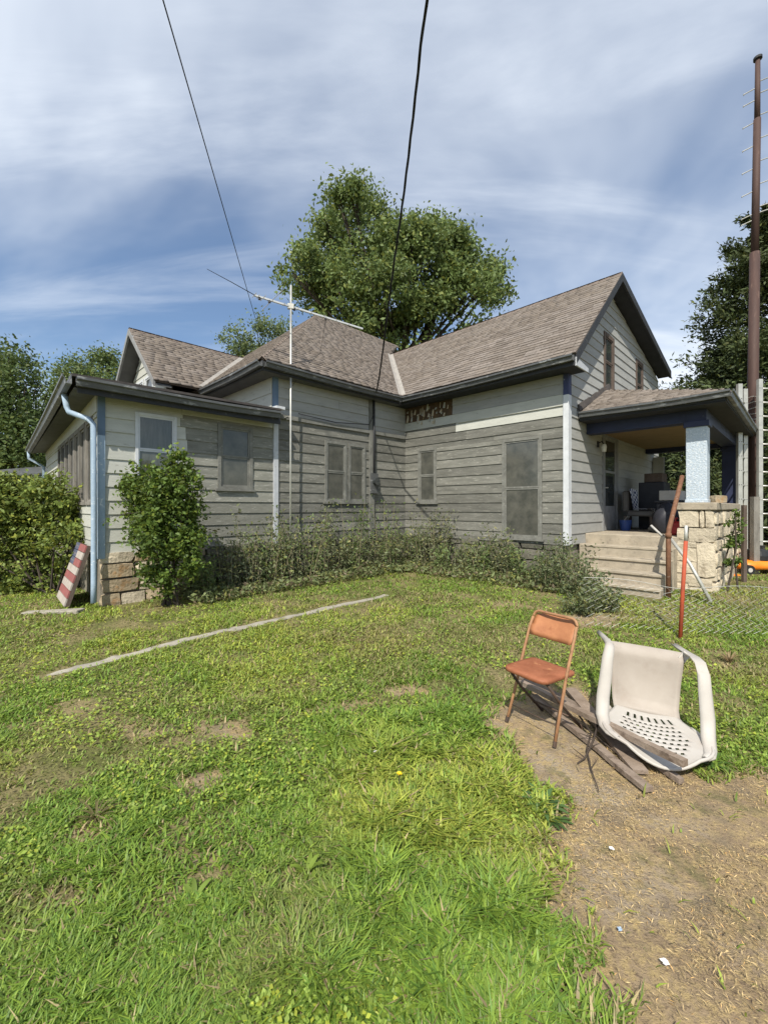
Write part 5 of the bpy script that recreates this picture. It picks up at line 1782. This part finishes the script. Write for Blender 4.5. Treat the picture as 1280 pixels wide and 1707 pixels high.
# ------------------------------------------------------------------ painted pallet leaning on the side wall
def pallet():
    B0 = (1.05, 7.0); root = thing('painted_pallet', 'wooden pallet painted with red and white flag stripes leaning on the addition', 'pallet', H(1.05, 7.4, -1.34))
    n = 8; hh = .84
    def fr(u, v, o):     # u along b, v up the slope, o outwards
        t = math.atan2(.25, .80)
        return H(1.03 + math.sin(t) * v - math.cos(t) * o + SK[0] * u, 7.0 + u, -1.35 + math.cos(t) * v + math.sin(t) * o)
    for i in range(n):
        v0 = i * hh / n + .004; v1 = (i + 1) * hh / n - .006
        mt = M['flag_red'] if (n - 1 - i) % 2 == 0 else M['flag_white']
        segs = [(0.0, .85, mt)] if i < 5 else [(0.0, .50, mt), (.503, .85, M['flag_blue'])]
        for (u0, u1, q) in segs:
            m = MB().hexa([fr(u0, v0, .05), fr(u1, v0, .05), fr(u1, v0, .068), fr(u0, v0, .068), fr(u0, v1, .05), fr(u1, v1, .05), fr(u1, v1, .068), fr(u0, v1, .068)])
            bd = m.build('slat', q, root)
            if q is M['flag_blue']:
                m = MB()
                for sx in range(3):
                    c = (u0 + .06 + sx * .11, (v0 + v1) / 2)
                    ring = []
                    for k in range(10):
                        r_ = .022 if k % 2 == 0 else .009
                        ring.append(fr(c[0] + r_ * math.sin(k * math.pi / 5), c[1] + r_ * math.cos(k * math.pi / 5), .0695))
                    m.add(ring, [tuple(range(10))])
                m.build('star', M['flag_white'], bd)
    for u in (.0, .40, .80):
        m = MB().hexa([fr(u, 0, 0), fr(u + .045, 0, 0), fr(u + .045, 0, .0495), fr(u, 0, .0495), fr(u, hh, 0), fr(u + .045, hh, 0), fr(u + .045, hh, .0495), fr(u, hh, .0495)])
        m.build('stringer', M['old_wood'], root)


pallet()
# old slab lying in the grass beside the pallet
X, Y = G(85, 1022)
m = MB(); m.hexa([(X - .35, Y - .06, gz(X, Y) - .05), (X + .36, Y - .03, gz(X, Y) - .05), (X + .36, Y + .12, gz(X, Y) - .05), (X - .35, Y + .07, gz(X, Y) - .05),
                  (X - .35, Y - .06, gz(X, Y) + .015), (X + .36, Y - .03, gz(X, Y) + .04), (X + .36, Y + .12, gz(X, Y) + .04), (X - .35, Y + .07, gz(X, Y) + .015)])
tag(m.build('stone_slab', M['path'], None, bevel=.01), 'flat concrete slab half sunk in the grass beside the painted pallet', 'slab')

# ------------------------------------------------------------------ antenna
AX, AY, _ = H(4.22, 6.62, 0)
ant = thing('television_antenna', 'silver television antenna on a tall mast standing at the wall', 'antenna', (AX, AY, gz(AX, AY)))
MB().tube([(AX, AY, gz(AX, AY) - .1), (AX + .005, AY, 2.6), (AX + .012, AY, EYE + 4.02)], .017, 8).build('mast', M['alu'], ant, smooth=True)
bz = EYE + 3.64
L0 = Vector((AX - .53, AY - .40, bz + .0)); L1 = Vector((AX + 1.26, AY + .97, bz))
MB().bar(L0, L1, .03, .03).build('boom', M['trim_white'], ant)
bd = (L1 - L0).normalized(); pr = Vector((-bd.y, bd.x, 0))
for t, ln in ((.0, .10), (.03, .08), (.07, .12), (.14, .45), (.24, .06), (.36, .06), (.48, .05), (.60, .08), (.72, .05), (.85, .05)):
    c = L0.lerp(L1, t)
    MB().tube([c - pr * ln, c + pr * ln], .006, 5).build('element', M['galv'], ant)
c = L0.lerp(L1, .01)
MB().tube([c, PX(386, 470, 6.85), PX(345, 448, 6.46)], [.007, .006, .004], 5).build('element', M['fascia'], ant)
for t in (.04, .12, .33, .62):
    c = L0.lerp(L1, t) - Vector((0, 0, .03)); MB().box(c.x - .02, c.x + .02, c.y - .02, c.y + .02, c.z - .02, c.z + .02).build('insulator', M['black'], ant)
MB().bar((AX - .05, AY, bz), (AX + .06, AY + .02, bz), .06, .09).build('clamp', M['galv'], ant)
MB().bar((AX, AY, EYE + 1.64), Vector(H(4.22, 6.84, 1.64)), .02, .03).build('bracket', M['galv'], ant)
lead = [PX(535, 545, 8.0), Vector((AX + .45, AY + .75, EYE + 3.35)), Vector((AX + .15, AY + .35, EYE + 2.75))]
MB().tube([L0.lerp(L1, .62) - Vector((0, 0, .04)), Vector((AX + .45, AY + .62, EYE + 3.02)), Vector((AX + .18, AY + .45, EYE + 2.68)), Vector((AX + .02, AY + .05, EYE + 2.2))], .004, 5).build('lead_wire', M['cable'], ant)

# ------------------------------------------------------------------ overhead lines
pts = []
A0 = PX(427, 535, 30.0); A1 = PX(272, 0, 10.0)
for i in range(25):
    t = -0.15 + 1.9 * i / 24
    p = A0.lerp(A1, t); pts.append(p)
tag(MB().tube(pts, .018, 6).build('overhead_wire', M['cable'], None, smooth=True), 'thin straight black wire crossing the sky toward the small tree', 'wire')
# twisted service drop to the house
kp = [(712, 0, 4.0), (703, 60, 4.22), (690, 180, 4.72), (672, 330, 5.56), (655, 450, 6.47), (640, 570, 7.75), (630, 640, 8.77), (622, 668, 9.32)]
K = [PX(*k) for k in kp]
K = [K[0] + (K[0] - K[2]) * 6, K[0] + (K[0] - K[2]) * 2.2] + K


def smooth_path(K, per):
    o = []
    for i in range(len(K) - 1):
        p0 = K[max(i - 1, 0)]; p1 = K[i]; p2 = K[i + 1]; p3 = K[min(i + 2, len(K) - 1)]
        for k in range(per):
            t = k / per
            o.append(.5 * ((2 * p1) + (p2 - p0) * t + (2 * p0 - 5 * p1 + 4 * p2 - p3) * t * t + (3 * p1 - p0 - 3 * p2 + p3) * t ** 3))
    o.append(K[-1]); return o


sp = smooth_path(K[2:], 40); sp = [K[0], K[1]] + sp
drop = thing('service_cable', 'twisted black service cable hanging from above down to the house wall', 'cable', sp[-1])
ln = 0
strands = [[], [], []]
for i, p in enumerate(sp):
    if i: ln += (p - sp[i - 1]).length
    d = (sp[min(i + 1, len(sp) - 1)] - sp[max(i - 1, 0)]).normalized(); x = d.cross(Vector((0, 0, 1))).normalized(); y = x.cross(d)
    for s in range(3):
        a = ln * 5.5 + s * 2.094; strands[s].append(p + (x * math.cos(a) + y * math.sin(a)) * .0085)
for s in range(3):
    MB().tube(strands[s], .0085, 5).build('strand', M['cable'], drop, smooth=True)
# loop of loose cable at the wall
MB().tube([sp[-1], Vector(H(6.42, 6.72, 2.05)), Vector(H(6.30, 6.76, 1.80)), Vector(H(5.4, 6.775, 1.72)), Vector(H(4.5, 6.775, 1.76))], .009, 6).build('loose_end', M['cable'], drop, smooth=True)

# ------------------------------------------------------------------ steel pole with pegs, ladders
PY_ = 9.6
pb = PX(1253, 900, PY_)
zb = gz(pb.x, pb.y)
pole = thing('steel_pole', 'tall rust brown steel pole with climbing pegs behind the porch', 'pole', (pb.x, pb.y, zb))
ptop = PX(1263, 97, PY_ + .2); z2 = PX(1258, 421, PY_ + .1); z3 = PX(1262, 198, PY_ + .15)
MB().tube([(pb.x, pb.y, zb - .2), (pb.x + .02, pb.y, (zb + z2.z) / 2), z2], [.108, .102, .095], 14).build('lower_section', M['pole'], pole, smooth=True)
MB().tube([z2 - Vector((0, 0, .05)), z3], [.076, .070], 12).build('middle_section', M['pole'], pole, smooth=True)
MB().tube([z3 - Vector((0, 0, .05)), ptop], [.058, .048], 12).build('upper_section', M['pole'], pole, smooth=True)
MB().tube([ptop - Vector((0, 0, .02)), ptop + Vector((0, 0, .03))], .085, 12).build('cap', M['fascia'], pole)
for k, py in enumerate((140, 160, 197, 236, 274, 312, 350, 360)):
    for s in (-1, 1):
        t = (py - 97) / (421 - 97); c = ptop.lerp(z2, t) + Vector((0, 0, -.12 * (s < 0) + .05))
        e = c + Vector((s * .26, -.08 * s, .08 * s - .02)); MB().tube([c, e, e + Vector((-.01 * s, 0, .045 * (1 if s > 0 else -.4)))], .011, 6).build('peg', M['galv'], pole)
m = MB()
for k in range(7):
    zc = EYE + 1.75 + k * .12
    m.tube([(pb.x + .116 * math.cos(t_) + .012, pb.y + .116 * math.sin(t_), zc + .02 * math.sin(t_ * 2 + k)) for t_ in np.linspace(0, 2 * math.pi, 14)], .006, 4)
m.build('wire_wrap', M['galv'], pole)


def ladder(px0, px1, py_top, Y, label, dy=.05):
    a = PX(px0, 900, Y); b = PX(px1, 900, Y + dy); zt = EYE + (HZ - py_top) / F * Y; z0 = gz(a.x, a.y)
    root = thing('ladder', label, 'ladder', (a.x, a.y, z0), 'aluminium ladders standing beside the pole')
    for p in (a, b):
        m = MB(); m.box(p.x - .045, p.x + .045, p.y - .035, p.y - .028, z0, zt); m.box(p.x - .045, p.x - .038, p.y - .028, p.y + .03, z0, zt); m.box(p.x + .038, p.x + .045, p.y - .028, p.y + .03, z0, zt)
        m.build('rail', M['alu'], root)
    k = z0 + .3
    while k < zt - .05:
        MB().tube([(a.x, a.y, k), (b.x, b.y, k)], .018, 8).build('rung', M['alu'], root, smooth=True)
        m = MB()
        for p in (a, b):
            for s in (-.022, .022): m.tube([(p.x + s, p.y - .0365, k), (p.x + s, p.y - .034, k)], .010, 8)
        m.build('rivet', M['black'], root)['kind'] = 'stuff'; k += .305


ladder(1232, 1241, 640, 9.0, 'aluminium ladder standing half hidden between the porch and the brown pole', .38)
ladder(1266, 1300, 632, 9.25, 'aluminium ladder with open rungs standing at the outer side of the brown pole')

# ------------------------------------------------------------------ chain link fence
def fence():
    b0 = G(1133, 1064)
    root = thing('chain_link_fence', 'sagging low chain link fence tied to a leaning red post', 'fence', (b0[0], b0[1], gz(*b0)))
    tp = PX(1143, 902, b0[1])
    m = MB(); m.tube([(b0[0], b0[1], gz(*b0) - .1), (b0[0] * .5 + tp.x * .5, b0[1], (gz(*b0) + tp.z) / 2), tp], .020, 8); post = m.build('post', M['red_post'], root, smooth=True)
    MB().tube([(tp.x, tp.y, tp.z - .02), (tp.x + .004, tp.y, tp.z + .17)], .017, 8).build('post_tip', M['galv'], post, smooth=True)
    e = PX(1258, 905, 8.6)
    MB().box(e.x - .06, e.x + .06, e.y - .05, e.y + .05, gz(e.x, e.y) - .1, EYE + (HZ - 828) / F * 8.6).build('post', M['grey_wood'], root)
    e = PX(1240, 960, 7.6)
    MB().box(e.x - .03, e.x + .03, e.y - .03, e.y + .03, gz(e.x, e.y) - .1, EYE + (HZ - 842) / F * 7.6).build('post', M['old_wood'], root)
    # woven mesh on a slack line from the steps, past the red post, out to the right
    def line(u):            # u metres along
        x = 2.35 + u
        y = 4.75 + .10 * math.sin(x * 1.3) - .05 * abs(x - b0[0])
        if x < b0[0]: y += .25 * (b0[0] - x)
        return x, y
    top = lambda u: .58 + .05 * math.sin(u * 2.1) - .10 * math.exp(-((u - .85) / .4) ** 2)
    dw = .085; nzg = 6
    L = 4.2
    n = int(L / dw); m = MB()
    for i in range(n):
        pts = []
        for k in range(nzg * 2 + 1):
            f = k / (nzg * 2)
            u = i * dw + (dw if k % 2 else 0) * .98 + .02 * math.sin(f * 3 + i * .2)
            x, y = line(u)
            z = gz(x, y) + .03 + (top(u) - .03) * f
            pts.append((x + .02 * math.sin(f * 5 + u), y + (.004 if k % 2 else -.004) + .07 * math.sin(f * 2.6 + u * 1.7), z))
        m.tube(pts, .0026, 3, cap=False)
    m.build('wire_mesh', M['galv'], root)
    m = MB(); m.tube([(line(u)[0], line(u)[1] + .07 * math.sin(2.6 + u * 1.7), gz(*line(u)) + top(u)) for u in np.linspace(0, L, 40)], .0028, 4); m.build('top_wire', M['galv'], root)


fence()
# loose pipe leaning on the pier
a = Vector(H(7.75, 1.62, -0.30)); b = PX(1186, 990, 5.9)
pp = thing('metal_pipe', 'grey metal pipe leaning against the stone pier beside the steps', 'pipe', (b.x, b.y, gz(b.x, b.y)))
o = MB().tube([PX(1114, 893, 6.6), PX(1150, 940, 6.2), Vector((b.x, b.y, gz(b.x, b.y) + .02))], .024, 8).build('metal_pipe', M['galv'], pp, smooth=True)
o.parent = None; o.location = pp.location
for k in ('label', 'category'): o[k] = pp[k]
bpy.data.objects.remove(pp); o.name = 'metal_pipe'
a = PX(1085, 876, 6.6); b = PX(1103, 893, 6.45)
o = MB().tube([a, b], .018, 8).build('wooden_handle', M['white_box'], None, smooth=True); tag(o, 'pale wooden tool handle sticking out beside the handrail', 'handle')
# lump of stone on the parapet and a wire rod
o = bpy.data.objects.new('loose_stone', stone_mesh(.19, .16, .12, 901)); o.data.materials.append(M['stone_old']); o.location = Vector(H(8.72, 1.03, .125)) + Vector((0, 0, 0)); COL.objects.link(o)
tag(o, 'loose dark stone lying on top of the porch parapet cap', 'stone')

# ------------------------------------------------------------------ lawn mower
def mower():
    X, Y = 7.72, 8.75; z = gz(X, Y)
    root = thing('lawn_mower', 'orange lawn mower with black engine and black tube handle', 'lawn mower', (X, Y, z))
    m = MB(); V = []; n = 24
    for (sc, zz) in ((1.0, .10), (1.0, .18), (.93, .24), (.55, .27)):
        for k in range(n):
            t = 2 * math.pi * k / n
            V.append((X + .52 * sc * math.copysign(abs(math.cos(t)) ** .6, math.cos(t)), Y + .30 * sc * math.copysign(abs(math.sin(t)) ** .6, math.sin(t)), z + zz))
    fs = [tuple(range(3 * n, 4 * n)), tuple(range(n - 1, -1, -1))]
    for r in range(3):
        for k in range(n): fs.append((r * n + k, r * n + (k + 1) % n, (r + 1) * n + (k + 1) % n, (r + 1) * n + k))
    m.add(V, fs); m.build('deck', M['orange'], root, smooth=True)
    MB().tube([(X, Y, z + .27), (X, Y, z + .36), (X, Y, z + .46), (X, Y, z + .50)], [.22, .22, .19, .10], 16).build('engine', M['black'], root)
    MB().tube([(X + .1, Y, z + .50), (X + .1, Y, z + .56)], .05, 10).build('fuel_cap', M['rubber'], root)
    for sx in (-.45, .45):
        for sy in (-.33, .33):
            wv = MB().tube([(X + sx, Y + sy - .03, z + .10), (X + sx, Y + sy + .03, z + .10)], .10, 16).build('wheel', M['rubber'], root)
            MB().tube([(X + sx, Y + sy - .034, z + .10), (X + sx, Y + sy + .034, z + .10)], .045, 10).build('hub', M['white_box'], wv)
    for sy in (-.24, .24):
        MB().tube([(X - .42, Y + sy, z + .2), (X - .62, Y + sy, z + .75), (X - .70, Y + sy * .9, z + .93)], .014, 8).build('handle_tube', M['black'], root, smooth=True)
    MB().tube([(X - .70, Y - .216, z + .93), (X - .72, Y, z + .95), (X - .70, Y + .216, z + .93)], .016, 8).build('grip', M['rubber'], root, smooth=True)
    MB().tube([(X - .56, Y - .24, z + .58), (X - .56, Y + .24, z + .58)], .010, 6).build('crossbar', M['black'], root)


mower()
# orange bits left of the mower
X, Y = 6.83, 8.5; z = gz(X, Y)
m = MB(); m.tube([(X, Y, z), (X, Y, z + .03), (X - .01, Y, z + .30)], [.15, .14, .03], 14); m.box(X - .19, X + .19, Y - .19, Y + .19, z, z + .025)
tag(m.build('traffic_cone', M['orange'], None, smooth=False), 'small orange cone standing on the ground beside the orange mower', 'cone')

# ------------------------------------------------------------------ clutter on the porch
PFW = PF + EYE


def hthing(name, label, cat, a, b, z=PF, group=None):
    return thing(name, label, cat, H(a, b, z), group)


def hpart(root, name, mat, a0, a1, b0, b1, z0, z1, bevel=.006):
    return MB().box(a0, a1, b0, b1, z0, z1).build(name, mat, root, xf=H, bevel=bevel)


# armchair under a checked cloth
r = hthing('porch_chair', 'old armchair under a navy and white checked cloth on the porch', 'chair', 10.35, 2.55)
hpart(r, 'seat', M['cloth_grey'], 10.15, 10.60, 2.25, 2.75, PF + .30, PF + .42, .03)
hpart(r, 'backrest', M['cloth_grey'], 10.15, 10.60, 2.72, 2.84, PF + .40, PF + .85, .03)
for da in (10.18, 10.53):
    for db in (2.28, 2.76): hpart(r, 'leg', M['old_wood'], da, da + .05, db, db + .05, PF + .001, PF + .305)
m = MB(); V = []; nx, ny = 12, 10
for j in range(ny + 1):
    for i in range(nx + 1):
        t = j / ny; u = i / nx
        s = t * 1.15
        if s < .45: bb, zz = 2.70 - .10 * s, PF + .87 - s * .95
        elif s < .85: bb, zz = 2.655 - (s - .45) * 1.0, PF + .445
        else: bb, zz = 2.255 - .05 * (s - .85), PF + .445 - (s - .85) * 1.25
        V.append(H(10.08 + .56 * u + .02 * math.sin(j * .9), bb - .02 * math.sin(u * 9 + j * .4) - .02, zz + .012 * math.sin(u * 14 + j) + .012))
fs = [(j * (nx + 1) + i, j * (nx + 1) + i + 1, (j + 1) * (nx + 1) + i + 1, (j + 1) * (nx + 1) + i) for j in range(ny) for i in range(nx)]
m.add(V, fs); m.build('cloth', M['check'], r, smooth=True)
# bin, boxes, bags
r = hthing('storage_tote', 'black lidded storage bin in the shade of the porch', 'bin', 10.35, 1.95)
hpart(r, 'tub', M['dark_plastic'], 10.02, 10.72, 1.70, 2.18, PF + .001, PF + .58, .02); hpart(r, 'lid', M['dark_plastic'], 9.99, 10.75, 1.67, 2.21, PF + .582, PF + .63, .012)
o = hbox('white_carton', M['white_box'], 10.0, 10.62, 1.78, 2.12, PF + .632, PF + .83, None, .008); tag(o, 'white carton lying on top of the black bin on the porch', 'box')
o = hbox('dark_box', M['dark_plastic'], 10.85, 11.4, 2.2, 2.7, PF + .001, PF + 1.05, None, .015); tag(o, 'tall dark box stacked against the porch wall', 'box')
o = hbox('brown_carton', M['old_wood'], 10.9, 11.35, 2.25, 2.6, PF + 1.052, PF + 1.25, None, .01); tag(o, 'brown carton on top of the tall dark box', 'box')


def lump(name, label, cat, a, b, z, ra, rb, rz, mat, seed):
    bm = bmesh.new(); bmesh.ops.create_icosphere(bm, subdivisions=3, radius=1.0)
    for v in bm.verts:
        k = 1 + .22 * (float(vnoise(v.co.x * 2 + seed, v.co.y * 2 + v.co.z * 1.5, seed)) - .5) * 2
        v.co *= k
        if v.co.z < -.6: v.co.z = -.6
        v.co.x *= ra; v.co.y *= rb; v.co.z = (v.co.z + .6) * rz
    me = bpy.data.meshes.new(name); bm.to_mesh(me); bm.free(); me.shade_smooth(); me.materials.append(mat)
    o = bpy.data.objects.new(name, me); o.location = H(a, b, z); o.rotation_euler = (0, 0, ROT45); COL.objects.link(o)
    return tag(o, label, cat)


lump('plastic_bag', 'full dark rubbish bag slumped behind the handrail on the porch', 'bag', 9.4, 1.85, PF, .26, .22, .34, M['dark_plastic'], 3)
lump('grey_bag', 'grey cloth bundle lying on the porch near the white carton', 'bag', 10.9, 1.85, PF + .0, .3, .28, .40, M['cloth_grey'], 5)
lump('cloth_pile', 'crumpled pale cloth pile on the porch floor before the checked chair', 'cloth', 9.85, 2.15, PF, .24, .15, .10, M['cloth_grey'], 8)
r = hthing('red_gas_can', 'red fuel can standing behind the stone pier on the porch', 'fuel can', 9.0, 1.62)
hpart(r, 'can', M['red_plastic'], 8.88, 9.12, 1.54, 1.74, PF + .001, PF + .24, .03)
MB().tube([H(9.0, 1.64, PF + .24), H(9.0, 1.64, PF + .28)], .03, 10).build('cap', M['black'], r); MB().tube([H(8.92, 1.64, PF + .235), H(8.93, 1.64, PF + .31), H(9.07, 1.64, PF + .31), H(9.08, 1.64, PF + .235)], .012, 6).build('handle', M['red_plastic'], r)
r = hthing('blue_bucket', 'blue bucket on the porch floor beside the checked chair', 'bucket', 9.95, 2.72)
MB().tube([H(9.95, 2.72, PF + .002), H(9.95, 2.72, PF + .22)], [.09, .12], 16).build('pail', M['blue_plastic'], r); MB().tube([H(9.84, 2.72, PF + .21), H(9.88, 2.66, PF + .30), H(10.02, 2.66, PF + .30), H(10.06, 2.72, PF + .21)], .005, 5).build('handle', M['galv'], r)
# shed with a low roof past the hedge
X, Y = PX(40, 800, 13).x, 13.0; z = gz(X, Y)
r = thing('shed', 'low dark shed with a grey metal roof beyond the hedge', 'shed', (X, Y, z))
MB().box(X - 1.4, X + .55, Y, Y + 2, z - .05, z + 2.2).build('wall', M['old_wood'], r)
MB().prism([(X - 1.6, Y - .4, z + 2.3), (X + .75, Y - .4, z + 2.3), (X + .75, Y + 2.3, z + 2.75), (X - 1.6, Y + 2.3, z + 2.75)], (0, 0, .07)).build('roof', M['gutter'], r)
MB().box(X + .55, X + .65, Y - .35, Y - .25, z - .05, z + 2.29).build('post', M['white_box'], r)
